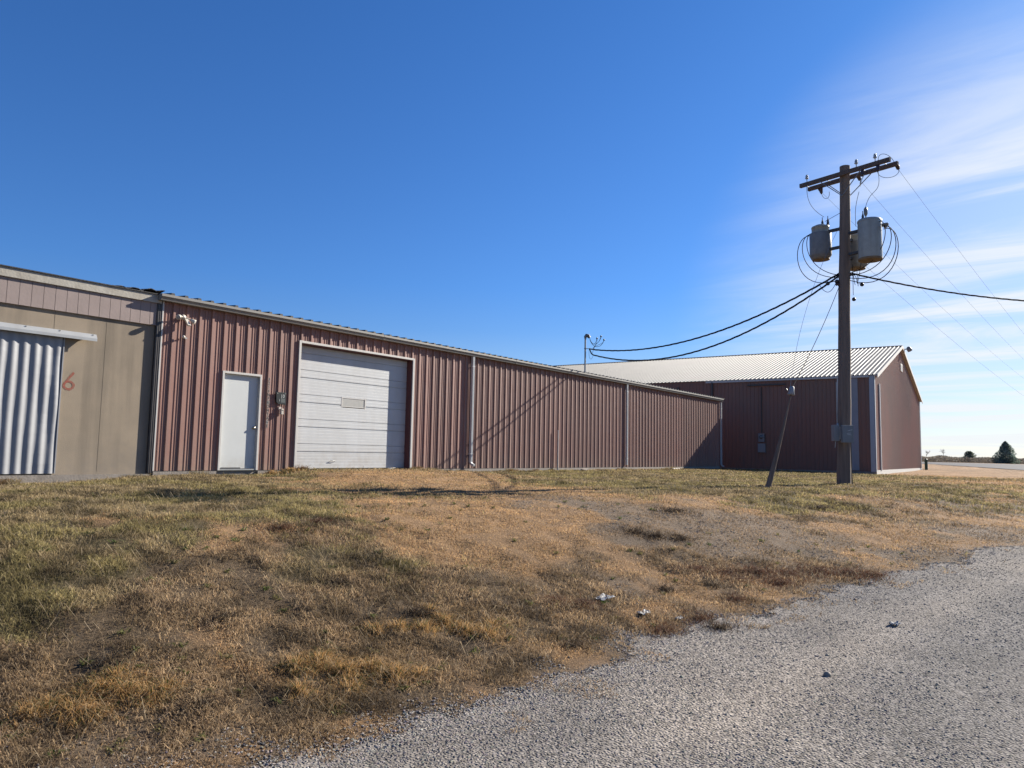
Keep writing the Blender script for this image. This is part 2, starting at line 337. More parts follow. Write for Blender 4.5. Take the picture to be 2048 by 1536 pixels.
# ================================================================== ZONES of the ground
# G green-straw grass, B short orange-tan grass, C dark brown weedy turf, D grey gravel showing through, E golden straw and weeds
ZP = {
 952: "0G 60G 200G 320G 440G 540G 640B 750B 860B 960B 1060G 1180G 1300G 1420G 1540G 1660G 1760G 1860B 1960B 2044B",
 966: "0G 90G 200G 330G 450G 570G 650B 760B 880B 1000B 1120G 1240G 1360G 1480G 1600G 1700G 1800G 1900B 2000B",
 985: "40G 180G 330G 470G 600G 690B 820B 950B 1080B 1190B 1290G 1400G 1500G 1600G 1700G 1790B 1900G 1980G 2044B",
 1008: "0G 150G 300G 480G 640G 760B 880B 1000B 1080D 1200D 1320B 1430B 1540G 1640G 1740B 1840C 1940G 2040B",
 1035: "0G 120G 240B 380G 520G 670G 780B 900B 1030B 1130B 1230D 1350D 1480D 1590C 1700B 1800C 1920B 2040D",
 1070: "0G 140G 260G 400B 540B 660C 780B 900B 1030B 1150B 1240D 1350D 1480D 1610D 1740B 1860B 1980D",
 1110: "0G 130G 280G 420B 560C 690G 800G 910B 1030B 1150B 1260B 1360D 1480D 1600D 1720B 1800D",
 1150: "0G 150G 300C 440C 580C 700G 800C 930C 1050C 1180C 1290B 1380C 1500C 1600C 1720C",
 1200: "0G 110G 240G 380C 520C 660C 800C 930C 1060C 1180C 1260D 1360B 1450B 1540C 1600B",
 1260: "40G 160G 300C 430C 540B 640C 740C 840E 930C 980E 1060C 1180C 1290B 1400C",
 1320: "40C 170C 300C 430C 540B 600C 660E 740C 840C 960C 1080B 1180D 1240B",
 1380: "40C 150C 220E 340C 450C 560C 640C 720E 800C 880C 960B 1040D",
 1430: "40C 120C 220C 320C 430C 550C 670C 780B 860D 940B",
 1480: "40C 130C 220D 330C 430D 530B 620D 700B",
 1525: "40C 130D 210D 320D 430B 520D",
}
zpts = []
for py, row in ZP.items():
    for tok in row.split():
        P = ground_hit(int(tok[:-1]), py); zpts.append((P[0], P[1], 'GBCDE'.index(tok[-1])))
for (x, y, c) in [(0, -3, 0), (0, -7, 0), (2, -2, 0), (-3, -9, 2), (-8, -5, 0), (45, -10, 1), (60, -20, 1), (80, -5, 1), (70, 20, 1), (35, -20, 1), (40, 20, 1)]: zpts.append((x, y, c))
zpts = np.array(zpts)
def zones(x, y):
    """soft weights (n,5) of the turf kinds at world points"""
    x = np.asarray(x, float).ravel(); y = np.asarray(y, float).ravel()
    dd = np.hypot(x-EYE[0], y-EYE[1]); k = 0.10+0.06*dd
    xx = x+(fbm(x*1.3, y*1.3, 51, 5)-0.5)*k*3.6; yy = y+(fbm(x*1.3, y*1.3, 77, 5)-0.5)*k*3.0
    W = np.zeros((len(x), 5), np.float32)
    for s in range(0, len(x), 40000):
        sl_ = slice(s, s+40000)
        d2 = (xx[sl_, None]-zpts[None, :, 0])**2+(yy[sl_, None]-zpts[None, :, 1])**2
        w = 1.0/(d2+0.01*(dd[sl_, None]/6)**2)**1.7
        for c in range(5): W[sl_, c] = w[:, zpts[:, 2] == c].sum(1)
        W[sl_] /= W[sl_].sum(1, keepdims=True)
    return W
PAL = np.array([(0.135, 0.108, 0.058), (0.38, 0.24, 0.13), (0.18, 0.13, 0.082), (0.25, 0.19, 0.135), (0.15, 0.105, 0.06)])
ROADC = np.array((0.24, 0.215, 0.19))
def road_mask(x, y):
    d = y-edge_y(x); n = (fbm(x*0.8, y*0.8, 5)-0.5)*1.3+(fbm(x*4, y*4, 6)-0.5)*0.55
    return d+n*0.85      # < 0: gravel

def track(x, y):     # two worn wheel lines along the gravel
    d = y-edge_y(x)+(fbm(x*0.35, y*0.35, 71)-0.5)*0.5
    return np.exp(-((d+1.15)/0.28)**2)+np.exp(-((d+2.75)/0.30)**2)
def set_color(me, name, cols):
    ca = me.color_attributes.new(name, 'FLOAT_COLOR', 'POINT')
    a = np.ones((len(cols), 4), np.float32); a[:, :3] = np.asarray(cols)*ALB; ca.data.foreach_set('color', a.ravel())
def np_mesh(name, V, F, mat_, smooth=False, tris=None):
    me = bpy.data.meshes.new(name); F = np.asarray(F); k = F.shape[1]
    me.vertices.add(len(V)); me.vertices.foreach_set('co', np.asarray(V, np.float32).ravel())
    me.loops.add(F.size); me.loops.foreach_set('vertex_index', F.astype(np.int32).ravel())
    me.polygons.add(len(F)); me.polygons.foreach_set('loop_start', np.arange(0, F.size, k, dtype=np.int32)); me.polygons.foreach_set('loop_total', np.full(len(F), k, np.int32))
    me.polygons.foreach_set('use_smooth', np.full(len(F), smooth)); me.update(calc_edges=True)
    me.materials.append(mat_)
    ob = bpy.data.objects.new(name, me); COL.objects.link(ob); return ob

def ground_material(name, gravelly):
    m = bpy.data.materials.new(name); m.use_nodes = True; nt = m.node_tree; N = nt.nodes; L = nt.links
    b = N['Principled BSDF']; b.inputs['Roughness'].default_value = 0.95; b.inputs['Specular IOR Level'].default_value = 0.15
    geo = N.new('ShaderNodeNewGeometry'); at = N.new('ShaderNodeAttribute'); at.attribute_name = 'tint'
    def noise(scale, det, rough=0.65):
        n = N.new('ShaderNodeTexNoise'); n.inputs['Scale'].default_value = scale; n.inputs['Detail'].default_value = det; n.inputs['Roughness'].default_value = rough
        L.new(geo.outputs['Position'], n.inputs['Vector']); return n.outputs[0]
    def rng(v, a, b_, c, d):
        r = N.new('ShaderNodeMapRange'); r.inputs['From Min'].default_value = a; r.inputs['From Max'].default_value = b_; r.inputs['To Min'].default_value = c; r.inputs['To Max'].default_value = d
        L.new(v, r.inputs['Value']); return r.outputs[0]
    def mul(a, f):
        x = N.new('ShaderNodeVectorMath'); x.operation = 'SCALE'; L.new(a, x.inputs[0]); L.new(f, x.inputs['Scale']); return x.outputs[0]
    if gravelly:
        vo = N.new('ShaderNodeTexVoronoi'); vo.inputs['Scale'].default_value = 55; L.new(geo.outputs['Position'], vo.inputs['Vector'])
        sep = N.new('ShaderNodeSeparateColor'); L.new(vo.outputs['Color'], sep.inputs[0])
        c = mul(at.outputs['Color'], rng(sep.outputs[0], 0, 1, 0.55, 1.5))
        c = mul(c, rng(noise(1.3, 5), 0.3, 0.7, 0.82, 1.15))
        h = rng(vo.outputs['Distance'], 0, 0.6, 1, 0); dist = 0.012
    else:
        c = mul(at.outputs['Color'], rng(noise(70, 6, 0.8), 0.32, 0.68, 0.35, 1.6))
        c = mul(c, rng(noise(3.5, 6), 0.3, 0.7, 0.8, 1.2))
        h = noise(45, 8, 0.8); dist = 0.06
    L.new(c, b.inputs['Base Color'])
    bp = N.new('ShaderNodeBump'); bp.inputs['Distance'].default_value = dist; bp.inputs['Strength'].default_value = 0.9; L.new(h, bp.inputs['Height']); L.new(bp.outputs[0], b.inputs['Normal'])
    return m
M['ground'] = ground_material('turf_soil', False); M['gravel'] = ground_material('gravel_bed', True)
def stretch(a, b, s, far, grow=1.12):
    c = list(np.arange(a, b, s)); st = s; x = c[-1]
    while x < far[1]: st *= grow; x += st; c.append(x)
    st = s; x = c[0]; pre = []
    while x > far[0]: st *= grow; x -= st; pre.append(x)
    return np.array(pre[::-1]+c)
def make_ground():
    gx = stretch(-2, 26, 0.085, (-1500, 2500)); gy = stretch(-17, 0.3, 0.085, (-2000, 2000))
    X, Y = np.meshgrid(gx, gy, indexing='ij'); x, y = X.ravel(), Y.ravel()
    z = terrain(x, y)
    V = np.stack([x, y, z], 1); nx, ny = len(gx), len(gy)
    I = np.arange(nx*ny).reshape(nx, ny)
    F = np.stack([I[:-1, :-1], I[1:, :-1], I[1:, 1:], I[:-1, 1:]], -1).reshape(-1, 4)
    near = (np.abs(x-12) < 70) & (np.abs(y) < 60)
    W = np.zeros((len(x), 5)); W[:, 1] = 1
    W[near] = zones(x[near], y[near])
    c = W @ PAL
    rm = road_mask(x, y); gr = sstep((0.25-rm)/0.5)[:, None]
    dirt = 0.6+0.8*fbm(x*0.35, y*0.35, 91)[:, None]
    c = c*dirt; c = c*(1-gr)+ROADC*0.9*gr
    ob = np_mesh('ground', V, F, M['ground'], True); set_color(ob.data, 'tint', c)
    tag(ob, kind='structure')
make_ground()
def make_road():
    s = 0.07
    gx = np.arange(-3, 20, s); gy = np.arange(-19.5, -9.5, s)
    def patch(gx, gy):
        X, Y = np.meshgrid(gx, gy, indexing='ij'); x, y = X.ravel(), Y.ravel(); I = np.arange(len(x)).reshape(len(gx), len(gy))
        F = np.stack([I[:-1, :-1], I[1:, :-1], I[1:, 1:], I[:-1, 1:]], -1).reshape(-1, 4)
        keep = (road_mask(x, y) < 0)[F].all(1); F = F[keep]
        V = np.stack([x, y, terrain(x, y)+0.004], 1); return V, F
    V1, F1 = patch(gx, gy)
    V2, F2 = patch(np.arange(gx[-1], 60, 0.5), np.arange(-60, -9.5, 0.25)); V3, F3 = patch(np.arange(-3, gx[-1]+.01, 0.5), np.arange(-45, gy[0]+.01, 0.5))
    V = np.concatenate([V1, V2, V3]); F = np.concatenate([F1, F2+len(V1), F3+len(V1)+len(V2)])
    ob = np_mesh('gravel_road', V, F, M['gravel'], True)
    n = fbm(V[:, 0]*0.6, V[:, 1]*0.6, 13)[:, None]; n2 = fbm(V[:, 0]*0.25+V[:, 1]*0.1, V[:, 1]*1.8-V[:, 0]*0.5, 14)[:, None]
    c = ROADC*(0.78+0.44*n)*(0.8+0.4*n2)+np.array((0.02, 0.008, -0.006))*(n-0.5)*2
    tk_ = track(V[:, 0], V[:, 1])[:, None]; c = c*(1+0.14*tk_)+np.array((0.012, 0.006, 0.0))*tk_
    set_color(ob.data, 'tint', c); tag(ob, kind='structure')
make_road()

# ------------------------------------------------------------------ loose stones, grass
def sample_polar(n, r0, r1, a0=-42, a1=44):
    r = np.exp(RNG.uniform(math.log(r0), math.log(r1), n)); a = np.radians(RNG.uniform(a0, a1, n))
    fx, fy = CF[0], CF[1]; k = math.hypot(fx, fy); fx /= k; fy /= k; rx, ry = fy, -fx
    x = EYE[0]+r*(np.cos(a)*fx+np.sin(a)*rx); y = EYE[1]+r*(np.cos(a)*fy+np.sin(a)*ry)
    return x, y, r
def clear_of_buildings(x, y, m=0.03):
    ok = ~((y > -m) & (x < 40.2))
    u, v, _ = big_local(x, y)
    return ok & ~((u > -m) & (u < 22.2) & (v > -m))
T2 = 0.6398-0.6037
BC = _rot(np.array([20.1625, 41.2302, 0])); BC = np.array([BC[0], BC[1]+EYE[1], -0.137])
BD = np.array([math.cos(T2), math.sin(T2), 0]); BN = np.array([-math.sin(T2), math.cos(T2), 0])
def big(q): return tuple(BC+BD*q[0]+BN*q[1]+np.array([0, 0, q[2]]))     # u along the gable, v deeper (behind the long hall), z up
def big_local(x, y):
    dx = x-BC[0]; dy = y-BC[1]; return dx*BD[0]+dy*BD[1], dx*BN[0]+dy*BN[1], None
_oct = np.array([(1,0,0),(-1,0,0),(0,1,0),(0,-1,0),(0,0,1),(0,0,-1),(.62,.62,.45),(-.62,.6,.5),(.6,-.62,.5),(-.6,-.62,.45)], float)
_of = np.array([(0,6,8),(6,4,8),(4,9,8),(4,7,9),(6,7,4),(6,2,7),(1,9,7),(3,8,9),(0,2,6),(2,1,7),(1,3,9),(3,0,8),(0,5,2),(2,5,1),(1,5,3),(3,5,0)])
def make_stones():
    x, y, r = sample_polar(300000, 3.0, 17)
    W = zones(x, y); rm = road_mask(x, y)
    dens = np.where(rm < 0.05, 1.0, 0)
    dens = np.maximum(dens, W[:, 3]**1.4*0.22*(fbm(x*2.5, y*2.5, 41) > 0.47))
    dens = np.maximum(dens, sstep((0.50-rm)/0.6)*0.6*(fbm(x*2.2, y*2.2, 42) > 0.55))
    dens = dens*np.where(rm < 0, 0.45+0.55*(fbm(x*1.2, y*1.2, 43) > 0.40), 1)*(1-0.55*track(x, y))
    k = (RNG.random(len(x)) < dens) & clear_of_buildings(x, y); x, y, r, rm = x[k], y[k], r[k], rm[k]
    n = len(x); size = (0.0036+0.0048*RNG.random(n)**2.2+0.00030*(r-3))*np.where(rm > -0.3, 1.12, 1.0)
    bigm = RNG.random(n) < 0.003; size = np.where(bigm, size*1.7, size)
    base = _oct[None]*(0.75+0.5*RNG.random((n, 10, 1))); base = base+RNG.normal(0, 0.12, base.shape)
    base[:, :, 2] *= RNG.uniform(0.5, 0.85, (n, 1)); base[:, :, 0] *= RNG.uniform(0.8, 1.4, (n, 1))
    a = RNG.uniform(0, 2*math.pi, n); ca, sa = np.cos(a)[:, None], np.sin(a)[:, None]
    bx = base[:, :, 0]*ca-base[:, :, 1]*sa; by = base[:, :, 0]*sa+base[:, :, 1]*ca
    V = np.stack([bx, by, base[:, :, 2]], 2)*size[:, None, None]
    z = terrain(x, y)+size*0.30
    V += np.stack([x, y, z], 1)[:, None, :]
    F = (_of[None]+(np.arange(n)*10)[:, None, None]).reshape(-1, 3)
    ob = np_mesh('loose_gravel', V.reshape(-1, 3), F, M['stone'])
    t = RNG.random(n); c = np.array((0.262, 0.234, 0.206))[None]*(0.80+0.42*t**1.2)[:, None]
    c[t > 0.95] = (0.36, 0.335, 0.30); edge = (rm > -0.25); c[edge] *= 1.25
    c += RNG.normal(0, 0.012, (n, 3)); c = np.clip(c, 0.03, 0.6)
    set_color(ob.data, 'tint', np.repeat(c, 10, 0)); tag(ob, 'loose pale grey crushed stones over the gravel road and its ragged edge', 'gravel', kind='stuff')
M['stone'] = mat('crushed_stone', (0.3, 0.29, 0.27), 0.9, attr='tint', spec=0.25)
M['grass'] = mat('grass_blades', (0.2, 0.18, 0.08), 0.75, attr='tint', transl=0.42, spec=0.25)
make_stones()

def blades(x, y, h, w, col, lean, seg2=True, name='grass', label=None, cat=None):
    n = len(x); a = RNG.uniform(0, 2*math.pi, n); b = RNG.uniform(0, 2*math.pi, n)
    dx, dy = np.cos(a), np.sin(a); lx, ly = np.cos(b)*lean*h, np.sin(b)*lean*h
    z0 = terrain(x, y)-0.004
    P = lambda ox, oy, oz: np.stack([x+ox, y+oy, z0+oz], 1)
    hw = w*0.5
    m = 5
    V = np.empty((n, 5, 3))
    V[:, 0] = P(-dx*hw, -dy*hw, 0*h); V[:, 1] = P(dx*hw, dy*hw, 0*h)
    mid = np.where(lean > 0.9, 0.62, 0.55)*h
    V[:, 2] = P(dx*hw*0.75+lx*0.3, dy*hw*0.75+ly*0.3, mid); V[:, 3] = P(-dx*hw*0.75+lx*0.3, -dy*hw*0.75+ly*0.3, mid)
    tip = h*np.clip(1.05-lean*0.42, 0.2, 1.0)
    V[:, 4] = P(lx, ly, tip)
    o = (np.arange(n)*5)[:, None]
    F = np.concatenate([np.concatenate([o, o+1, o+2], 1), np.concatenate([o, o+2, o+3], 1), np.concatenate([o+3, o+2, o+4], 1)])
    ob = np_mesh(name, V.reshape(-1, 3), F, M['grass']); set_color(ob.data, 'tint', np.repeat(col, 5, 0))
    tag(ob, label, cat, kind='stuff'); return ob
BC_COL = np.array([  # two colours per turf kind
 [(0.26, 0.205, 0.10), (0.50, 0.375, 0.21)], [(0.60, 0.375, 0.18), (0.66, 0.45, 0.245)], [(0.17, 0.112, 0.062), (0.60, 0.43, 0.25)],
 [(0.40, 0.28, 0.17), (0.34, 0.25, 0.165)], [(0.42, 0.27, 0.13), (0.18, 0.135, 0.07)]])
HGT = np.array([0.044, 0.019, 0.036, 0.020, 0.042])
def make_grass():
    x, y, r = sample_polar(1150000, 2.9, 48)
    k = clear_of_buildings(x, y); x, y, r = x[k], y[k], r[k]
    W = zones(x, y); rm = road_mask(x, y)
    dens = W @ np.array([1.0, 1.0, 1.0, 0.62, 1.0])
    dens = dens*sstep((rm+0.15)/0.55)
    clump = fbm(x*3.2, y*3.2, 61); dens = dens*np.clip(0.35+(clump-0.33)*3.4, 0.2, 1)
    edgeclump = (rm > -0.45) & (rm < 0.1) & (fbm(x*2.3, y*2.3, 62) > 0.57); dens = np.maximum(dens, edgeclump*0.28)
    k = RNG.random(len(x)) < dens; x, y, r, W, clump = x[k], y[k], r[k], W[k], clump[k]
    n = len(x); cw = W.cumsum(1); kind = (RNG.random(n)[:, None] > cw).sum(1).clip(0, 4)
    t = RNG.random(n); c = BC_COL[kind, 0]*(1-t)[:, None]+BC_COL[kind, 1]*t[:, None]
    greenish = (kind == 0) & (fbm(x*0.7, y*0.7, 66) > 0.50); c[greenish] = c[greenish]*np.array((0.91, 0.97, 0.80))
    hum = fbm(x*3.6, y*3.6, 68, 3)
    hf = np.clip(0.45+(hum-0.30)*2.6, 0.38, 1.25); hf = np.where(kind == 1, 0.70+0.30*hf, np.where(kind == 3, 0.6+0.4*hf, hf))
    c = c*(0.68+0.64*fbm(x*1.2, y*1.2, 67))[:, None]*hf[:, None]*RNG.uniform(0.65, 1.35, n)[:, None]
    h = HGT[kind]*RNG.uniform(0.5, 1.5, n)*(0.6+0.9*clump)*(1+0.012*r)
    w = np.maximum(0.0040, 0.00066*r)*RNG.uniform(0.7, 1.5, n)
    lean = RNG.uniform(0.4, 2.0, n)
    blades(x, y, h, w, c, lean, name='grass', label='dry straw, tan and green turf grass covering the bank up to the halls', cat='grass')
    # long pale straws lying about and arching over the turf
    x, y, r = sample_polar(14000, 2.8, 22); k = clear_of_buildings(x, y) & (road_mask(x, y) > 0.15); x, y, r = x[k], y[k], r[k]; W = zones(x, y)
    k = RNG.random(len(x)) < W @ np.array([0.8, 0.05, 0.6, 0.0, 1.0]); x, y, r = x[k], y[k], r[k]; n = len(x)
    c = np.array((0.50, 0.39, 0.25))[None]*RNG.uniform(0.5, 1.15, n)[:, None]
    blades(x, y, RNG.uniform(0.06, 0.18, n), np.maximum(0.003, 0.0006*r), c, RNG.uniform(1.2, 2.3, n), name='long_straws', label='long pale straw stems arching over the lower turf', cat='straw')
make_grass()
def make_golden_weeds():
    # tangled golden weeds with green hearts, each patch built of curled stems
    spots = [(165, 1400, .15), (205, 1385, .17), (250, 1395, .19), (300, 1400, .13), (335, 1390, .10), (60, 1430, .12), (100, 1415, .13), (235, 1365, .10), (590, 1345, .13), (640, 1335, .16), (690, 1350, .17), (740, 1340, .14), (790, 1355, .14), (700, 1385, .12), (840, 1352, .09), (600, 1390, .10),
             (750, 1262, .09), (800, 1258, .10), (850, 1262, .12), (890, 1246, .13), (930, 1262, .14), (975, 1275, .14), (985, 1255, .08), (860, 1225, .08), (545, 933, .30), (580, 935, .24), (150, 1430, .2)]
    xs, ys, hs, cs, ws = [], [], [], [], []
    for (px, py, rad) in spots:
        P = ground_hit(px, py) if py > 940 else onwall(px, 940, -0.15); n = int(5200*rad*rad*6) if py > 940 else 500
        a = RNG.uniform(0, 2*math.pi, n); q = rad*np.abs(RNG.normal(0, 0.75, n))*(1+0.5*np.sin(a*3+px))
        xs.append(P[0]+np.cos(a)*q); ys.append(np.minimum(P[1]+np.sin(a)*q, -0.06)); u = np.clip(1-q/(rad*1.6), 0, 1)
        hs.append((0.025+0.13*u*RNG.random(n)**1.6)*(1.0 if py > 940 else 1.3)); t = RNG.random(n)
        c = np.where((t < 0.22)[:, None], np.array((0.09, 0.11, 0.03)), np.where((t < 0.80)[:, None], np.array((0.64, 0.38, 0.15)), np.array((0.74, 0.53, 0.29))))
        cs.append(c*RNG.uniform(0.6, 1.2, n)[:, None]); ws.append(np.full(n, 0.0038 if py > 940 else 0.011))
    for k in range(46):      # dry tufts growing along the foot of the walls
        wx = RNG.uniform(5.2, 39); rad = RNG.uniform(0.04, 0.16)
        if 9.6 < wx < 10.5 or 11.8 < wx < 15.6: continue
        n = int(60+500*rad); a = RNG.uniform(0, 6.28, n); q = rad*np.sqrt(RNG.random(n))
        xs.append(wx+np.cos(a)*q*1.6); ys.append(np.clip(-0.10-RNG.uniform(0, 0.12)+np.sin(a)*q, -1, -0.05)); hs.append(RNG.uniform(0.05, 0.17)*RNG.uniform(0.5, 1.3, n)); t = RNG.random(n)[:, None]
        c = (np.array((0.40, 0.28, 0.14))*(1-t)+np.array((0.16, 0.15, 0.06))*t) if k % 3 else (np.array((0.30, 0.17, 0.07))*(1-t)+np.array((0.14, 0.09, 0.05))*t)
        cs.append(c); ws.append(np.full(n, 0.008))
    x = np.concatenate(xs); y = np.concatenate(ys); h = np.concatenate(hs); c = np.concatenate(cs)
    blades(x, y, h, np.concatenate(ws), c, RNG.uniform(0.3, 2.0, len(x)), name='golden_weeds', label='tangled golden and green weeds in clumps along the foot of the bank', cat='weeds')
make_golden_weeds()

# ================================================================== LONG RED HALL
X0, X1, H = 8.06, 39.9, 3.595
D0, D1, DH = 9.535, 10.568, 2.253       # walk door frame
G0, G1, GH = 11.651, 15.663, 3.18       # garage opening
PER = 0.3048; PHASE = X0+0.02
RIB = [(0.0, 0.0), (0.058, 0.0), (0.066, -0.010), (0.084, -0.010), (0.092, 0.0), (0.128, 0.0), (0.136, -0.010), (0.154, -0.010), (0.162, 0.0), (0.2048, 0.0), (0.222, -0.034), (0.272, -0.034), (0.2895, 0.0), (0.3048, 0.0)]
def rib_profile(x0, x1):
    pts = []; k = int(math.floor((x0-PHASE)/PER))-1
    while PHASE+k*PER < x1+PER:
        for (a, d) in RIB[:-1]: pts.append((PHASE+k*PER+a, d))
        k += 1
    xs = np.array([q[0] for q in pts]); ds = np.array([q[1] for q in pts])
    keep = [(x0, float(np.interp(x0, xs, ds)))]+[q for q in pts if x0 < q[0] < x1]+[(x1, float(np.interp(x1, xs, ds)))]
    return keep
hall = thing('long_metal_hall', (X0, 0, 0), 'long low metal hall clad in faded red ribbed siding with a white garage door', 'building')
w = MB()
for (a, b, z0, z1) in [(X0, D0, 0, H), (D0, D1, DH, H), (D1, G0, 0, H), (G0, G1, GH, H), (G1, X1, 0, H)]:
    w.strip([(x, d, z0) for (x, d) in rib_profile(a, b)], (0, 0, z1-z0))
# end wall (far) and back wall
w.add([(X1, 0, 0), (X1, 14, 0), (X1, 14, H), (X1, 7, H+0.58), (X1, 0, H)], [(0, 1, 2, 3, 4)])
w.add([(X0, 14, 0), (X1, 14, 0), (X1, 14, H), (X0, 14, H)], [(0, 1, 2, 3)])
w.add([(X0, 0.3, 0), (X0, 14, 0), (X0, 14, H), (X0, 7, H+0.58), (X0, 0.3, H+.02)], [(0, 1, 2, 3, 4)])
w.build('wall', M['red'], hall)
fd = MB(); fd.box((X0+0.01, 0.012, -0.45), (D0, 0.3, 0.0)); fd.box((D0, 0.02, -0.45), (D1, 0.3, -0.002)); fd.box((D1, 0.012, -0.45), (G0, 0.3, 0.0)); fd.box((G1, 0.012, -0.45), (X1, 0.3, 0.0)); fd.box((G0, 0.03, -0.45), (G1, 0.6, -0.003))
fd.box((X0+.01, -0.035, -0.45), (D0-0.02, 0.010, -0.015)); fd.box((G1+.05, -0.035, -0.45), (X1, 0.010, -0.012)); fd.box((D1+.02, -0.03, -0.45), (G0-.03, 0.010, -0.014))
fd.build('foundation', M['concrete'], hall)
# roof: ribbed sheet, rib ends show above the gutter
rf = MB(); prof = []
k = X0-0.1
while k < X1+0.12:
    prof += [(k, 0), (k+0.20, 0), (k+0.212, 0.045), (k+0.278, 0.045), (k+0.29, 0)]; k += PER
S = 0.083
rf.strip([(x, -0.15, H+0.135+d) for x, d in prof], (0, 7.13, 7.13*S)); rf.strip([(x, 7.0, H+0.135+7.13*S+d) for x, d in prof], (0, 7.2, -7.2*S))
rf.strip([(x, -0.15, H+0.118) for x, d in prof], (0, 7.13, 7.13*S))
for i in range(len(prof)-1):   # close the rib ends
    (xa, da), (xb, db) = prof[i], prof[i+1]
    rf.add([(xa, -0.15, H+0.118), (xb, -0.15, H+0.118), (xb, -0.15, H+0.135+db), (xa, -0.15, H+0.135+da)], [(0, 1, 2, 3)])
rf.build('roof', M['roof'], hall)
# gutter: K-style trough in lengths, with straps
gt = MB(); GP = [(-0.04, H+0.128), (-0.04, H-0.005), (-0.150, H-0.005), (-0.168, H+0.045), (-0.192, H+0.075), (-0.192, H+0.128), (-0.178, H+0.128), (-0.178, H+0.07)]
gx = [X0-0.12, 14.35, 20.6, 26.8, 33.1, X1+0.15]
for a, b in zip(gx[:-1], gx[1:]): gt.strip([(a+0.004, yy, zz) for yy, zz in GP], (b-a-0.008, 0, 0))
for xx in (gx[0]+0.004, gx[-1]-0.004): gt.add([(xx, yy, zz) for yy, zz in GP[:6]], [tuple(range(6))])
gut = gt.build('gutter', M['taupe'], hall)
for xx in gx[1:-1]:
    j = MB(); j.strip([(xx-0.03, yy-0.003*(yy < -0.03), zz-0.003*(zz < H+.01)) for yy, zz in GP[1:6]], (0.06, 0, 0)); j.build('seam_band', M['taupe'], gut)
s_ = MB()
xs = 8.7
while xs < X1:
    st = MB(); st.obox((xs, -0.105, H+0.150), (0.012, 0, 0), (0, 0.09, 0.024), (0, 0, 0.003)); st.build('strap', M['white_trim'], gut); xs += random.uniform(1.1, 2.3)
def spout(x, top, bot, mt, name='downspout', foot=True):
    m = MB(); m.box((x-0.045, -0.135, bot+0.10), (x+0.045, -0.055, top))
    for s in (-0.030, 0.0, 0.030): m.box((x+s-0.008, -0.139, bot+0.12), (x+s+0.008, -0.1345, top))
    if foot: m.prism([(x-0.044, -0.134, bot+0.10), (x-0.044, -0.056, bot+0.10), (x-0.044, -0.13, bot+0.0), (x-0.044, -0.24, bot-0.03), (x-0.044, -0.255, bot+0.03), (x-0.044, -0.17, bot+0.06)], (0.088, 0, 0))
    o = m.build(name, mt, hall)
    for z in (top-0.35, bot+0.35):
        b_ = MB(); b_.box((x-0.06, -0.1385, z), (x+0.06, -0.036, z+0.025)); b_.build('bracket', mt, o)
    return o
spout(18.33, H+0.01, 0.10, M['downspout']); spout(28.85, H+0.01, 0.0, M['downspout'], foot=False); spout(X1-0.02, H-0.08, 0.0, M['downspout'])
m = MB(); m.box((X0-0.105, -0.012, -0.04), (X0-0.004, 0.054, H+0.05)); m.box((X0-0.085, -0.018, -0.04), (X0-0.065, -0.0115, H+0.05)); m.box((X0-0.045, -0.018, -0.04), (X0-0.025, -0.0115, H+0.05)); m.build('downspout', M['dark_spout'], hall)['label'] = 'dark brown corner downspout'
ct = MB(); ct.box((X0+0.0, -0.026, 0.0), (X0+0.03, 0.0, H)); ct.build('corner_trim', M['white_trim'], hall)
# ---- walk door
dr = MB(); dr.box((D0+0.05, 0.035, 0.04), (D1-0.05, 0.08, DH-0.05)); door = dr.build('door', M['door'], hall, 0.003)
fr = MB(); fr.box((D0, -0.045, 0), (D0+0.05, 0.11, DH)); fr.box((D1-0.05, -0.045, 0), (D1, 0.11, DH)); fr.box((D0+0.05, -0.045, DH-0.05), (D1-0.05, 0.11, DH)); fr.build('frame', M['white_trim'], door, 0.003)
th = MB(); th.box((D0+0.05, -0.03, 0.0), (D1-0.05, 0.12, 0.032)); th.build('threshold', M['steel'], door)
th = MB(); th.box((D0+0.05, 0.040, 0.0325), (D1-0.05, 0.075, 0.0395)); th.box((D0+0.12, 0.030, 0.033), (D0+0.62, 0.0345, 0.062)); th.build('gap_shade', M['black'], door)  # black strips put in as the shade of the gap under the door
kn = MB(); kx, kz = D1-0.125, 0.985; kn.lathe((kx, 0.036, kz), [(0.033, 0), (0.033, 0.010), (0.012, 0.012), (0.012, 0.035), (0.026, 0.042), (0.030, 0.058), (0.020, 0.070), (0, 0.072)], 16, (0, -1, 0)); kn.build('knob', M['brass'], door)
for z in (0.28, 1.08, 1.93):
    h_ = MB(); h_.tube([(D0+0.052, 0.030, z-0.05), (D0+0.052, 0.030, z+0.05)], 0.012, 8); h_.build('hinge', M['dark_spout'], door)
# ---- garage door, five ribbed sections
RC = 0.19
gd = MB(); zc = 0.02; n_sec = 5; hs_ = (GH-0.05)/n_sec; prof = []
for i in range(n_sec):
    z0 = 0.02+i*hs_
    prof += [(z0, 0.014), (z0+0.010, 0.0)]
    wide = hs_*0.66
    for k in range(5):
        zz = z0+0.02+(wide-0.03)*(k+0.5)/5; prof += [(zz-0.005, 0.0), (zz, 0.0015), (zz+0.005, 0.0)]
    prof += [(z0+wide, 0.0), (z0+wide+0.006, 0.015), (z0+wide+0.020, 0.015), (z0+wide+0.030, 0.0)]
    for k in range(2):
        zz = z0+wide+0.045+(hs_-wide-0.06)*(k+0.5)/2; prof += [(zz-0.005, 0.0), (zz, 0.0015), (zz+0.005, 0.0)]
    prof += [(z0+hs_-0.012, 0.0), (z0+hs_-0.002, 0.014)]
gdo_parts = prof
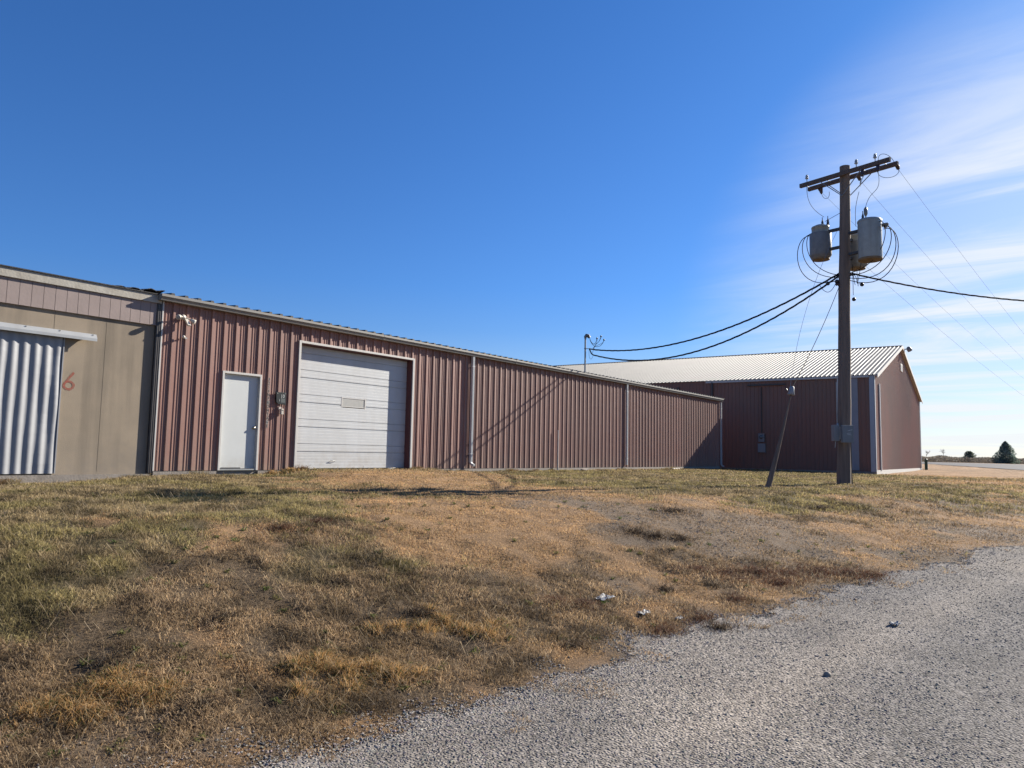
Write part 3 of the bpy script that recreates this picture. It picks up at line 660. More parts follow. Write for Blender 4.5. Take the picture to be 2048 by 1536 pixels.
def gface(x0, x1, za, zb):
    pp = [q for q in prof if za <= q[0] <= zb]
    gd.strip([(x0, RC+d, z) for z, d in pp][::-1], (x1-x0, 0, 0))
wx0, wx1 = onwall(683, 818, RC)[0], onwall(730, 818, RC)[0]; wz0, wz1 = 0.02+2*hs_+hs_*0.66-0.01, 0.02+3*hs_
gface(G0+0.03, wx0, 0, 9); gface(wx1, G1-0.03, 0, 9); gface(wx0, wx1, 0, wz0); gface(wx0, wx1, wz1, 9)
gdoor = gd.build('garage_door', M['garage'], hall)
wn = MB(); wn.box((wx0-0.012, RC-0.004, wz0-0.03), (wx0+0.02, RC+0.04, wz1+0.03)); wn.box((wx1-0.02, RC-0.004, wz0-0.03), (wx1+0.012, RC+0.04, wz1+0.03)); wn.box((wx0+0.02, RC-0.002, wz1-0.004), (wx1-0.02, RC+0.04, wz1+0.014)); wn.box((wx0+0.02, RC-0.002, wz0-0.014), (wx1-0.02, RC+0.04, wz0+0.004)); win = wn.build('window_frame', M['white_trim'], gdoor)
pn = MB(); pn.box((wx0+0.02, RC+0.006, wz0+0.004), (wx1-0.02, RC+0.016, wz1-0.004)); pn.build('pane', M['cloudy'], gdoor)
hd = MB(); hd.tube([(12.9, RC-0.004, 0.20), (12.9, RC-0.035, 0.22), (13.05, RC-0.035, 0.22), (13.05, RC-0.004, 0.20)], 0.007, 6); hd.build('handle', M['steel'], gdoor)
jb = MB(); jb.box((G1-0.03, 0.0, 0.0), (G1, RC+0.10, GH-0.03)); jb.box((G0, 0.0, 0.0), (G0+0.03, RC+0.10, GH-0.03)); jb.box((G0, 0.0, GH-0.03), (G1, RC+0.10, GH)); jb.build('jamb', M['red_trim'], gdoor)
tr = MB(); tr.box((G0-0.055, -0.044, 0.0), (G0+0.012, -0.002, GH+0.045)); tr.box((G1-0.012, -0.044, 0.0), (G1+0.06, -0.002, GH+0.045)); tr.box((G0+0.012, -0.044, GH-0.012), (G1-0.012, -0.002, GH+0.045)); tr.build('trim', M['white_trim'], gdoor, 0.004)

# ---- lettering helper: built-in font to mesh, on the wall plane facing -y
def text_mesh(s, size, x, y, z, extr=0.001, bold=0.0):
    cu = bpy.data.curves.new('t', 'FONT'); cu.body = s; cu.size = size; cu.extrude = extr; cu.align_x = 'CENTER'; cu.align_y = 'CENTER'; cu.offset = bold
    ob = bpy.data.objects.new('t', cu); me = ob.to_mesh()
    vs = [(v.co.x+x, y-v.co.z, v.co.y+z) for v in me.vertices]; fs = [tuple(p.vertices) for p in me.polygons]
    ob.to_mesh_clear(); bpy.data.objects.remove(ob); bpy.data.curves.remove(cu); return vs, fs
addr = "3264 N FRONTAGE".replace(' ', '')
lx = onwall(534.5, 800)[0]; ztop = onwall(538, 759)[2]; zbot = onwall(530, 852)[2]
LY = -0.036
for i, ch in enumerate(addr):
    t = i/(len(addr)-1); z = ztop+(zbot-ztop)*t
    pale = ch in 'RG'
    b_ = MB(); b_.box((lx-0.033, LY-0.004, z-0.041), (lx+0.033, LY, z+0.041)); pl = b_.build('letter_tile', M['label_white'] if pale else M['label_dull'], hall); 
    vs, fs = text_mesh(ch, 0.088, lx, LY-0.0055, z, 0.001, 0.003); m = MB(); m.add(vs, fs); m.build('letter', M['pale_paint'] if False else M['ink'], pl)

# ---- things on the long wall
P = onwall(562, 797, -0.06); pq = thing('plaque', (P[0], -0.035, P[2]), 'dark slate plaque with pale 10 on the red siding between the white doors', 'sign')
hx, hz = 0.145, 0.15; cx_, cz_ = P[0], P[2]
m = MB(); m.prism([(cx_-hx, -0.036, cz_+hz), (cx_+hx, -0.036, cz_+hz), (cx_+hx, -0.036, cz_-hz), (cx_-hx*0.55, -0.036, cz_-hz*0.92), (cx_-hx*0.9, -0.036, cz_-hz*0.6)], (0, -0.028, 0)); m.build('board', M['plaque'], pq, 0.004)
vs, fs = text_mesh('10', 0.115, cx_+0.042, -0.066, cz_+0.055, 0.001); m = MB(); m.add(vs, fs); m.build('number', M['pale_paint'], pq)
vs, fs = text_mesh('1', 0.085, cx_-0.045, -0.066, cz_-0.05, 0.001); m = MB(); m.add(vs, fs); m.build('number', M['pale_paint'], pq)
m = MB(); m.box((cx_-0.005, -0.0665, cz_-0.10), (cx_+0.115, -0.0638, cz_+0.0)); m.build('patch', M['plaque_patch'], pq)
for (a, b) in ((-0.11, 0.115), (0.115, 0.12), (0.01, 0.01)):
    m = MB(); m.lathe((cx_+a, -0.064, cz_+b), [(0.009, 0), (0.007, 0.004), (0.0, 0.005)], 8, (0, -1, 0)); m.build('screw', M['steel'], pq)
P = onwall(562, 822, -0.07); kb = thing('key_box', (P[0], -0.036, P[2]), 'small pale key box with black slot on the red siding below the dark plaque', 'key box')
m = MB(); m.box((P[0]-0.05, -0.052, P[2]+0.035), (P[0]+0.02, -0.036, P[2]+0.10)); m.build('back_plate', M['label_white'], kb)
m = MB(); m.box((P[0]-0.02, -0.115, P[2]-0.085), (P[0]+0.045, -0.036, P[2]+0.055)); m.build('body', M['ivory'], kb, 0.005)
m = MB(); m.box((P[0]-0.004, -0.1165, P[2]+0.005), (P[0]+0.03, -0.1145, P[2]+0.025)); m.build('slot', M['black'], kb)
P = onwall(372, 634, -0.16); fl = thing('security_light', (P[0], -0.034, P[2]), 'white twin-head security floodlight with sensor high on the red wall at the corner', 'floodlight')
m = MB(); m.lathe((P[0], -0.034, P[2]), [(0.062, 0), (0.062, 0.03), (0.045, 0.055), (0.0, 0.06)], 16, (0, -1, 0)); m.build('junction_box', M['ivory'], fl)
for s, dz in ((-1, 0.015), (1, -0.035)):
    a = np.array([P[0]+s*0.03, -0.08, P[2]]); b = np.array([P[0]+s*0.115, -0.13, P[2]+dz]); c = b+np.array([s*0.075, -0.06, -0.055]); c0 = b-(c-b)*0.1
    m = MB(); m.tube([a, b], 0.014, 8); d = (c-b)/np.linalg.norm(c-b); m.lathe(b, [(0.016, 0), (0.030, 0.02), (0.050, 0.075), (0.056, 0.115), (0.050, 0.118)], 16, d); hd_ = m.build('lamp_head', M['ivory'], fl)
    m = MB(); m.lathe(b+d*0.118, [(0.047, 0), (0.03, 0.008), (0.0, 0.010)], 14, d); m.build('lens', M['label_white'], hd_)
m = MB(); m.tube([(P[0], -0.09, P[2]), (P[0]+0.02, -0.13, P[2]-0.05)], 0.013, 8); m.obox((P[0]+0.045, -0.16, P[2]-0.115), (0.036, 0, 0), (0.020, -0.035, -0.070), (0, 0.018, -0.010)); m.build('motion_sensor', M['ivory'], fl, 0.004)
P = onwall(368, 674, -0.12); sc_ = thing('wall_camera', (P[0], -0.034, P[2]), 'tiny pale round camera on a bracket just below the floodlight', 'camera')
m = MB(); m.lathe((P[0]+0.05, -0.034, P[2]), [(0.022, 0), (0.018, 0.02), (0.0, 0.022)], 12, (0, -1, 0)); m.tube([(P[0]+0.05, -0.05, P[2]), (P[0]+0.01, -0.10, P[2]+0.005)], 0.009, 8); m.prism([(P[0]+0.03, -0.06, P[2]+0.02), (P[0]+0.10, -0.08, P[2]-0.01), (P[0]+0.05, -0.09, P[2]-0.04)], (0, -0.012, 0)); m.build('bracket', M['steel'], sc_)
m = MB(); m.lathe((P[0], -0.09, P[2]+0.004), [(0.030, 0), (0.036, 0.015), (0.034, 0.045), (0.022, 0.06), (0, 0.064)], 16, (-0.3, -1, -0.1)); m.build('body', M['ivory'], sc_)
# conduit stub standing by the wall, small clutter at the wall's foot
P = onwall(1115, 936, -0.12); z1 = onwall(1115, 860, -0.12)[2]
m = MB(); m.tube([(P[0], -0.12, -0.15), (P[0], -0.12, z1)], 0.03, 10); tag(m.build('pipe_stub', M['steel']), 'waist-high grey pipe standing against the ribbed red wall', 'pipe')
P = onwall(1350, 934, -0.25)
m = MB(); m.obox((P[0], -0.30, float(terrain(P[0], -0.3))+0.03), (0.42, 0.03, 0), (0.0, 0.05, 0.01), (0, 0, 0.02)); tag(m.build('white_board', M['white_trim'], bevel=0.006), 'white board lying in the grass at the red wall near its far end', 'board')
P = onwall(1166, 933, -0.2)
m = MB(); m.obox((P[0], -0.25, float(terrain(P[0], -0.25))+0.04), (0.16, 0.0, 0.02), (0.0, 0.08, 0.01), (0, 0, 0.035)); tag(m.build('grey_rock', M['concrete'], bevel=0.02), 'grey flat rock at the foot of the red wall right of the pipe', 'rock')
for (px, py, lab) in ((617, 936, 'tan wood scrap lying against the bottom left of the garage door'), (783, 934, 'pale wood strip lying by the bottom right of the garage door')):
    P = onwall(px, py, -0.12); zt = float(terrain(P[0], -0.12))
    m = MB(); m.obox((P[0], -0.12, zt+0.03), (0.14, 0.02, 0.012), (-0.01, 0.03, 0), (0, 0, 0.009)); tag(m.build('wood_scrap', M['fascia']), lab, 'wood scrap')

# ---- service mast through the roof
P = onwall(1170, 745, 0.25); mz = onwall(1170, 676, 0.25)[2]; MX = P[0]
mast = thing('service_mast', (MX, 0.25, H+0.15), 'grey service mast with a hooded weatherhead rising from the low roof', 'mast')
m = MB(); m.tube([(MX, 0.25, H-0.02), (MX, 0.25, mz+0.02)], 0.034, 12); m.build('pipe', M['steel'], mast)
m = MB(); m.lathe((MX, 0.25, H+0.13), [(0.11, 0), (0.05, 0.05), (0.037, 0.10)], 14); m.build('flashing', M['steel'], mast)
m = MB(); hp = [(MX-0.0, 0.25, mz-0.02), (MX+0.0, 0.25, mz+0.06), (MX+0.03, 0.22, mz+0.11), (MX+0.09, 0.17, mz+0.10), (MX+0.13, 0.13, mz+0.02)]; m.tube(hp, [0.045, 0.06, 0.075, 0.075, 0.055], 12); m.build('weatherhead', M['tank_dark'], mast)
cz2 = onwall(1170, 697, 0.25)[2]
m = MB(); m.tube([(MX, 0.25, cz2-0.02), (MX, 0.25, cz2+0.02)], 0.045, 10); m.tube([(MX, 0.25, cz2), (MX+0.12, 0.13, cz2)], 0.014, 6); m.build('clamp', M['wire'], mast)

# ================================================================== LEFT STUCCO BUILDING
YL = 0.055; LX1 = X0-0.02; TZ = 3.70
lb = thing('stucco_building', (3.0, YL, 0), 'tan stucco building with a pinkish board band under its flat roof edge', 'building')
m = MB(); m.box((-6, YL, -0.06), (LX1, YL+9, 3.35)); wl = m.build('wall', M['stucco'], lb)
for x in (6.02, 6.98):     # joints
    j = MB(); j.box((x-0.004, YL-0.002, 0.0), (x+0.004, YL+0.01, 3.05)); j.build('joint', mat('joint_filler', (0.225, 0.185, 0.135), 0.95) if 'joint' not in M else M['joint'], wl)
m = MB(); m.box((-6, YL-0.07, -0.6), (LX1-0.02, YL+0.3, -0.062)); m.build('foundation', M['concrete'], lb)
m = MB(); x = -6.0; prof = []
while x < LX1-0.02:
    e = min(x+0.2032, LX1); prof += [(x, YL-0.045), (e-0.008, YL-0.045), (e-0.007, YL-0.036), (e-0.001, YL-0.036)]; x += 0.2032
m.strip([(a, b, 3.055) for a, b in prof], (0, 0, 0.53)); m.add([(-6, YL-0.045, 3.055), (LX1, YL-0.045, 3.055), (LX1, YL, 3.055), (-6, YL, 3.055)], [(0, 1, 2, 3)]); m.add([(LX1, YL-.045, 3.055), (LX1, YL, 3.055), (LX1, YL, 3.585), (LX1, YL-.045, 3.585)], [(0, 1, 2, 3)]); m.build('board_band', M['pink_siding'], lb)
m = MB(); m.box((-6, YL-0.085, 3.53), (LX1-0.005, YL-0.047, 3.70)); m.build('fascia_board', M['fascia'], lb, 0.004)
m = MB(); m.box((-6, YL-0.11, 3.703), (LX1, YL+9, 3.725)); m.build('roof', M['tar'], lb)
m = MB(); vs = []; fs = []; nx_, ny_ = 26, 5
for i in range(nx_):
    for j in range(ny_):
        xx = 7.0+1.1*i/(nx_-1); yy = -0.02+0.5*j/(ny_-1)+0.03*random.random(); zz = 3.73+0.045*sstep((xx-6.9)/0.5)*abs(math.sin(i*0.45+j*0.8))+0.010*random.random()+0.05*sstep((xx-7.5)/.4)
        vs.append((xx, yy, float(zz)))
for i in range(nx_-1):
    for j in range(ny_-1): a = i*ny_+j; fs.append((a, a+ny_, a+ny_+1, a+1))
m.add(vs, fs); o = m.build('torn_roofing', M['tar'], lb); md = o.modifiers.new('thick', 'SOLIDIFY'); md.thickness = 0.012
# sliding door of corrugated sheet and its track cover
sd = thing('sliding_door', (4.7, YL-0.1, 0), 'corrugated galvanised sliding door hanging from a long track on the tan wall', 'sliding door')
prof = []; x = 3.0
while x < 6.19:
    prof += [(x+0.19*k/8, -0.046-0.0125*math.sin(2*math.pi*k/8-0.6)) for k in range(8)]; x += 0.19
prof = [q for q in prof if q[0] <= 6.17]+[(6.185, -0.035)]
m = MB(); nz = 14
for k in range(nz):
    za, zb = -0.035+(2.56+0.035)*k/nz, -0.035+(2.56+0.035)*(k+1)/nz
    f = lambda q, z: (q[0]+0.004*math.sin(z*3+q[0]*5), YL+q[1]+0.006*math.sin(z*4.1+q[0]*7)*math.sin(q[0]*2.3), z)
    a = [f(q, za) for q in prof]; b = [f(q, zb) for q in prof]; n = len(prof); m.add(a+b, [(i, i+1, i+1+n, i+n) for i in range(n-1)], True)
m.box((6.185, YL-0.055, -0.035), (6.205, YL-0.012, 2.56)); m.build('panel', M['galv_door'], sd)
m = MB(); m.prism([(2.2, YL-0.005, 2.70), (2.2, YL-0.10, 2.685), (2.2, YL-0.155, 2.60), (2.2, YL-0.155, 2.545), (2.2, YL-0.145, 2.545), (2.2, YL-0.145, 2.595), (2.2, YL-0.095, 2.672), (2.2, YL-0.005, 2.685)], (4.55, 0, 0)); tk = m.build('track_cover', M['steel_track'], sd)
for xx in (4.9, 5.5, 6.08, 6.68):
    s2 = MB(); s2.lathe((xx, YL-0.12, 2.667), [(0.012, 0), (0.008, 0.008), (0, 0.009)], 8, (0, -1, 0.6)); s2.build('bolt', M['dark_spout'], tk)
# sprayed numeral
cx6, cz6 = (onwall(137, 765, YL)[0], onwall(137, 765, YL)[2])
pts = []
for t in np.linspace(0, 1, 40):
    if t < 0.4: u = t/0.4; pts.append((0.085-0.17*u+0.02*u*u, 0.20-0.22*u))
    else: a = math.pi*0.95+(t-0.4)/0.6*2*math.pi*0.97; pts.append((0.005+0.088*math.cos(a), -0.055+0.075*math.sin(a)))
m = MB(); L_ = []; 
for i, (a, b) in enumerate(pts):
    c, d = pts[min(i+1, len(pts)-1)]; e, f = pts[max(i-1, 0)]; t = np.array([c-e, d-f]); t /= np.linalg.norm(t)+1e-9; nn = np.array([-t[1], t[0]]); hw = 0.021*(0.8+0.4*random.random())
    L_.append(((cx6+a+nn[0]*hw, YL-0.0025-0.00004*i, cz6+b+nn[1]*hw), (cx6+a-nn[0]*hw, YL-0.0025-0.00004*i, cz6+b-nn[1]*hw)))
m.add([q for pr in L_ for q in pr], [(2*i, 2*i+1, 2*i+3, 2*i+2) for i in range(len(L_)-1)]); m.build('painted_numeral', M['spray'], lb)

# ================================================================== BIG GABLED SHED
HE, HR, LG, LV = 5.26+0.137, 8.257+0.137, 21.9, 62.0
bb = thing('gabled_shed', tuple(BC), 'large red gabled shed with a galvanised ribbed roof and pale corner trim', 'building')
def ribs(a, b, per, dep, wid):   # 1-D profile
    out = []; x = a
    while x < b: out += [(x, 0), (x+per-wid, 0), (x+per-wid*0.75, dep), (x+per-wid*0.25, dep), (x+per, 0)][:5]; x += per
    return [q for q in out if q[0] <= b]+[(b, 0)]
m = MB(big)
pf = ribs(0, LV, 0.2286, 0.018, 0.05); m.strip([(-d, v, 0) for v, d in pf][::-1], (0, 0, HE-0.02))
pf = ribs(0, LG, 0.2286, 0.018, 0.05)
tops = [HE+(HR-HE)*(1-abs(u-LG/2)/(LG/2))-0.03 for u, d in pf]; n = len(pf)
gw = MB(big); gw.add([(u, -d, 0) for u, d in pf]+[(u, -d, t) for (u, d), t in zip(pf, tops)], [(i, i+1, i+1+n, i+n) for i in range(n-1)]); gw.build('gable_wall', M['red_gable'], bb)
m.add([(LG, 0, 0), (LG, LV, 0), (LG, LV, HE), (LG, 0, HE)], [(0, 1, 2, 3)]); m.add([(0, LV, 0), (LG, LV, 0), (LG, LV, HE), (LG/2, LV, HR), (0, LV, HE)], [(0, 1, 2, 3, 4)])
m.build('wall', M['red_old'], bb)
m = MB(big); m.box((-0.06, -0.06, -0.4), (LG+0.05, LV, -0.005)); m.build('foundation', M['concrete'], bb); m = MB(big); m.box((-0.03, -0.066, -0.35), (LG, -0.0605, 0.0)); m.box((-0.03, -0.050, 0.001), (LG, -0.022, 0.085)); m.build('base_trim', M['white_trim'], bb)
m = MB(big); oh = 0.12; pf = ribs(-0.22, LV, 0.25, 0.034, 0.075); n = len(pf)
sl_ = (HR-HE)/(LG/2)
for sgn in (1, -1):
    u0 = -oh if sgn == 1 else LG+oh; z0 = HE-oh*sl_+0.02; um = LG/2
    a = [(u0, v, z0+d) for v, d in pf]; b = [(um, v, HR+0.02+d) for v, d in pf]
    fs = [(i, i+n, i+1+n, i+1) for i in range(n-1)]
    m.add(a+b, fs if sgn == -1 else [f[::-1] for f in fs])
m.build('roof', M['galv'], bb)
m = MB(big); m.add([(LG/2-0.16, -0.24, HR+0.02), (LG/2, -0.24, HR+0.075), (LG/2+0.16, -0.24, HR+0.02), (LG/2-0.16, LV, HR+0.02), (LG/2, LV, HR+0.075), (LG/2+0.16, LV, HR+0.02)], [(0, 3, 4, 1), (1, 4, 5, 2), (0, 1, 2)]); m.build('ridge_cap', M['galv'], bb)
# rake trims
m = MB(big)
for s in (0, 1):
    ua, ub = (-oh, LG/2) if s == 0 else (LG+oh, LG/2); za = HE-oh*sl_
    m.prism([(ua, -0.24, za+0.055), (ub, -0.24, HR+0.075), (ub, -0.24, HR-0.14), (ua, -0.24, za-0.16)], (0, 0.035, 0))
    m.prism([(ua, -0.205, za+0.0), (ub, -0.205, HR+0.0), (ub, -0.205, HR-0.03), (ua, -0.205, za-0.03)], (0, 0.20, 0))
m.build('rake_trim', M['white_trim'], bb)
m = MB(big); m.box((-0.05, -0.05, 0), (0.0, 0.22, HE-0.04)); m.box((-0.05, -0.058, 0), (0.14, -0.021, HE-0.04)); m.build('corner_trim', M['blue_trim'], bb)
m = MB(big); m.box((LG-0.14, -0.055, 0), (LG+0.05, -0.021, HE-0.04)); m.build('corner_trim', M['blue_trim'], bb)
m = MB(big); m.box((-0.12, 0.23, HE-0.15), (-0.02, 9.6, HE-0.035)); m.build('eave_trim', M['white_trim'], bb)
m = MB(big); m.box((-0.07, 18.8, HE-0.32), (-0.02, 26, HE-0.10)); m.build('eave_board', M['white_trim'], bb)
def big_side(px, py):     # photo pixel -> (v, z) on the shaded side wall (u = 0)
    d = ray(px, py); t = np.dot(BC-EYE, BD)/np.dot(d, BD); Q = EYE+d*t-BC; return float(Q @ BN), float(Q[2])
def big_front(px, py):    # -> (u, z) on the gable wall
    d = ray(px, py); t = np.dot(BC-EYE, BN)/np.dot(d, BN); Q = EYE+d*t-BC; return float(Q @ BD), float(Q[2])
va = big_side(1716, 800)[0]; vb = big_side(1677, 800)[0]
m = MB(big); m.box((-0.045, va, 0.05), (-0.020, vb, HE-0.17)); pnl = m.build('pale_panel', M['grey_panel'], bb)
m = MB(big); m.box((-0.062, vb-0.01, 0.02), (-0.02, vb+0.06, HE-0.16)); m.build('edge_trim', M['white_trim'], pnl)
v_, z_ = big_side(1518, 886)
eb = [];
for (a, b, c, d, mt, nm) in ((1518, 867, 1530, 884, 'meter', 'meter_box'), (1517, 887, 1532, 905, 'meter_light', 'breaker_box')):
    v1, z1 = big_side(a, b); v2, z2 = big_side(c, d); ctr = big(((-0.1), (v1+v2)/2, (z1+z2)/2))
    o = thing(nm, ctr, 'upper grey meter box on the shaded side of the gabled shed' if nm == 'meter_box' else 'lower pale breaker box on the shaded side of the gabled shed', 'electric box')
    m = MB(big); m.box((-0.17, min(v1, v2), min(z1, z2)), (-0.02, max(v1, v2), max(z1, z2))); m.build('box', M[mt], o, 0.01)
    if nm == 'meter_box': m = MB(big); m.lathe((-0.17, (v1+v2)/2, (z1+z2)/2+0.04), [(0.10, 0), (0.10, 0.05), (0.06, 0.09), (0, 0.10)], 16, (-1, 0, 0)); m.build('meter_glass', M['grey_porcelain'], o)
    else: m = MB(big); m.box((-0.178, min(v1, v2)+0.05, min(z1, z2)+0.06), (-0.1695, max(v1, v2)-0.05, max(z1, z2)-0.05)); m.build('cover', M['meter_light'], o)
v1, z1 = big_side(1524, 867); v2, z2 = big_side(1524, 775); m = MB(big); m.tube([(-0.06, v1, z1), (-0.06, v1, z2), ], 0.03, 8); m.build('conduit', M['dark_spout'], bb)
a = big_side(1495, 771); b = big_side(1572, 769); m = MB(big); m.box((-0.14, min(a[0], b[0]), a[1]-0.05), (-0.02, max(a[0], b[0]), a[1]+0.03)); m.build('door_track', M['dark_spout'], bb)
v1 = big_side(1425, 800)[0]; m = MB(big); m.box((-0.12, v1-0.05, 0), (-0.02, v1+0.05, HE-0.1)); m.build('downspout', M['dark_spout'], bb)
v1 = big_side(1357, 765)[0]; m = MB(big); m.box((-0.12, v1-0.08, 0), (-0.02, v1+0.08, HE-0.35)); m.build('downspout', M['dark_spout'], bb)
m = MB(big); m.box((-0.022, 0.3, 0.004), (-0.019, LV, 0.5)) if False else None
u1 = big_front(1757, 800)[0]; m = MB(big); m.box((u1-0.10, -0.09, 0.05), (u1+0.08, -0.0195, big_front(1757, 768)[1])); m.build('pale_batten', M['blue_trim'], bb)
u1, z1 = big_front(1800, 727); u2, z2 = big_front(1803, 744); m = MB(big); m.box((u1-0.15, -0.06, z2), (u2+0.15, -0.0195, z1)); vt = m.build('gable_vent', M['white_trim'], bb)
for k in range(5): s2 = MB(big); s2.box((u1-0.10, -0.068, z2+0.05+k*(z1-z2-0.1)/5), (u2+0.10, -0.0605, z2+0.08+k*(z1-z2-0.1)/5)); s2.build('slat', M['grey_panel'], vt)
u1, z1 = big_front(1802, 699); gl = thing('gable_lamp', big((u1, -0.02, z1)), 'dark floodlight on a short arm at the peak of the gabled shed', 'floodlight')
m = MB(big); m.tube([(u1, -0.02, z1), (u1+0.1, -0.42, z1+0.02)], 0.035, 8); m.build('arm', M['dark_spout'], gl)
m = MB(big); m.lathe((u1+0.1, -0.40, z1+0.18), [(0.05, 0), (0.13, 0.08), (0.17, 0.24), (0.14, 0.36), (0.0, 0.38)], 14, (0.2, -0.5, -1)); m.build('lamp_head', M['tank_dark'], gl)
# green post at the far corner
d_ = big((LG+0.05, -0.35, 0)); P = np.array(d_); zt = float(terrain(P[0], P[1]))
gp = thing('green_post', (P[0], P[1], zt), 'short dark green post standing at the far corner of the gabled shed', 'post')
m = MB(); m.tube([(P[0], P[1], zt-0.1), (P[0], P[1], zt+0.8)], 0.11, 12); m.lathe((P[0], P[1], zt+0.8), [(0.11, 0), (0.09, 0.05), (0, 0.08)], 12); m.build('post', M['green'], gp)

# ================================================================== UTILITY POLE
PB = depth(1688, 972, 20.4); PX, PY = PB[0], PB[1]; PZ = float(terrain(PX, PY)); TOPZ = 8.85
lean = np.array([CR[0], CR[1]])*0.22
pole = thing('utility_pole', (PX, PY, PZ), 'tall weathered wooden utility pole carrying two crossarms and three transformers', 'utility pole')
def pole_c(z): t = (z-PZ)/(TOPZ-PZ); return np.array([PX+lean[0]*t, PY+lean[1]*t, z])
zs = np.linspace(PZ-0.2, TOPZ, 16); m = MB(); m.tube([pole_c(z)+np.array([0.006*math.sin(z*2), 0.006*math.cos(z*1.3), 0]) for z in zs], [0.185-0.05*(i/15)+0.004*math.sin(i*2.2) for i in range(16)], 20); m.build('shaft', M['wood'], pole)
a2 = _rot(np.array([0.60, -0.80, 0])); a2 /= np.linalg.norm(a2); w2 = np.array([-a2[1], a2[0], 0])     # along the arm, across it
if w2 @ CF < 0: w2 = -w2
UP = np.array([0, 0, 1.0]); AZ = 8.58
def armpt(t, side, z=AZ): return pole_c(z)+a2*t+w2*(0.215*side)
arms = []
for side in (-1, 1):
    m = MB(); c = armpt(0.06, side); m.obox(c, a2*1.33, w2*0.045, UP*0.058); arms.append(m.build('crossarm', M['wood_arm'], pole, 0.006))
m = MB()
for t in (-0.62, 0.62):
    for side in (-1, 1): m.tube([armpt(t, side, AZ-0.05)+w2*0.05*side, pole_c(AZ-0.62)+w2*0.15*side], 0.013, 6)
m.build('arm_brace', M['wire'], pole)
m = MB()
for t in (-1.15, -0.5, 0.55, 1.15): m = MB(); m.tube([armpt(t, -1)-w2*0.08, armpt(t, 1)+w2*0.08], 0.009, 6); m.build('arm_bolt', M['steel'], pole)
def insulator(base, axis, kind='pin', parent=pole):
    pr = {'pin': [(0.012, 0), (0.012, 0.09), (0.030, 0.10), (0.055, 0.12), (0.036, 0.14), (0.045, 0.17), (0.028, 0.20), (0.034, 0.22), (0.0, 0.235)],
          'dead': [(0.015, 0), (0.05, 0.02), (0.055, 0.045), (0.02, 0.055), (0.05, 0.075), (0.052, 0.10), (0.02, 0.11), (0.048, 0.13), (0.05, 0.155), (0.02, 0.165), (0.012, 0.24)],
          'arrester': [(0.035, 0), (0.05, 0.02), (0.035, 0.04), (0.05, 0.06), (0.035, 0.08), (0.05, 0.10), (0.035, 0.12), (0.05, 0.14), (0.03, 0.17), (0.012, 0.20)]}[kind]
    m = MB(); m.lathe(base, pr, 12, axis)
    return m.build('insulator', M['glass_ins'] if kind == 'pin' else M['porcelain'], parent)
for t in (-1.05, 0.45, 0.98): insulator(armpt(t, -1 if t < 1 else 1, AZ+0.055), UP)
insulator(armpt(0.85, 1, AZ+0.055), UP, 'arrester')
DIRW = _rot(np.array([math.sin(R_(41.0)), math.cos(R_(41.0)), 0])); DIRW /= np.linalg.norm(DIRW)   # run of the line
dead = []
for t in (-0.95, 0.25, 1.33):
    b_ = armpt(t, 1, AZ-0.02)+w2*0.05; insulator(b_, DIRW*1.0-UP*0.35, 'dead'); e = b_+(DIRW-UP*0.35)/np.linalg.norm(DIRW-UP*0.35)*0.24; dead.append(e)
for (t, s) in ((-0.85, 1), (1.05, -1), (0.62, -1)):
    b_ = armpt(t, s, AZ-0.06); insulator(b_, -UP, 'arrester')
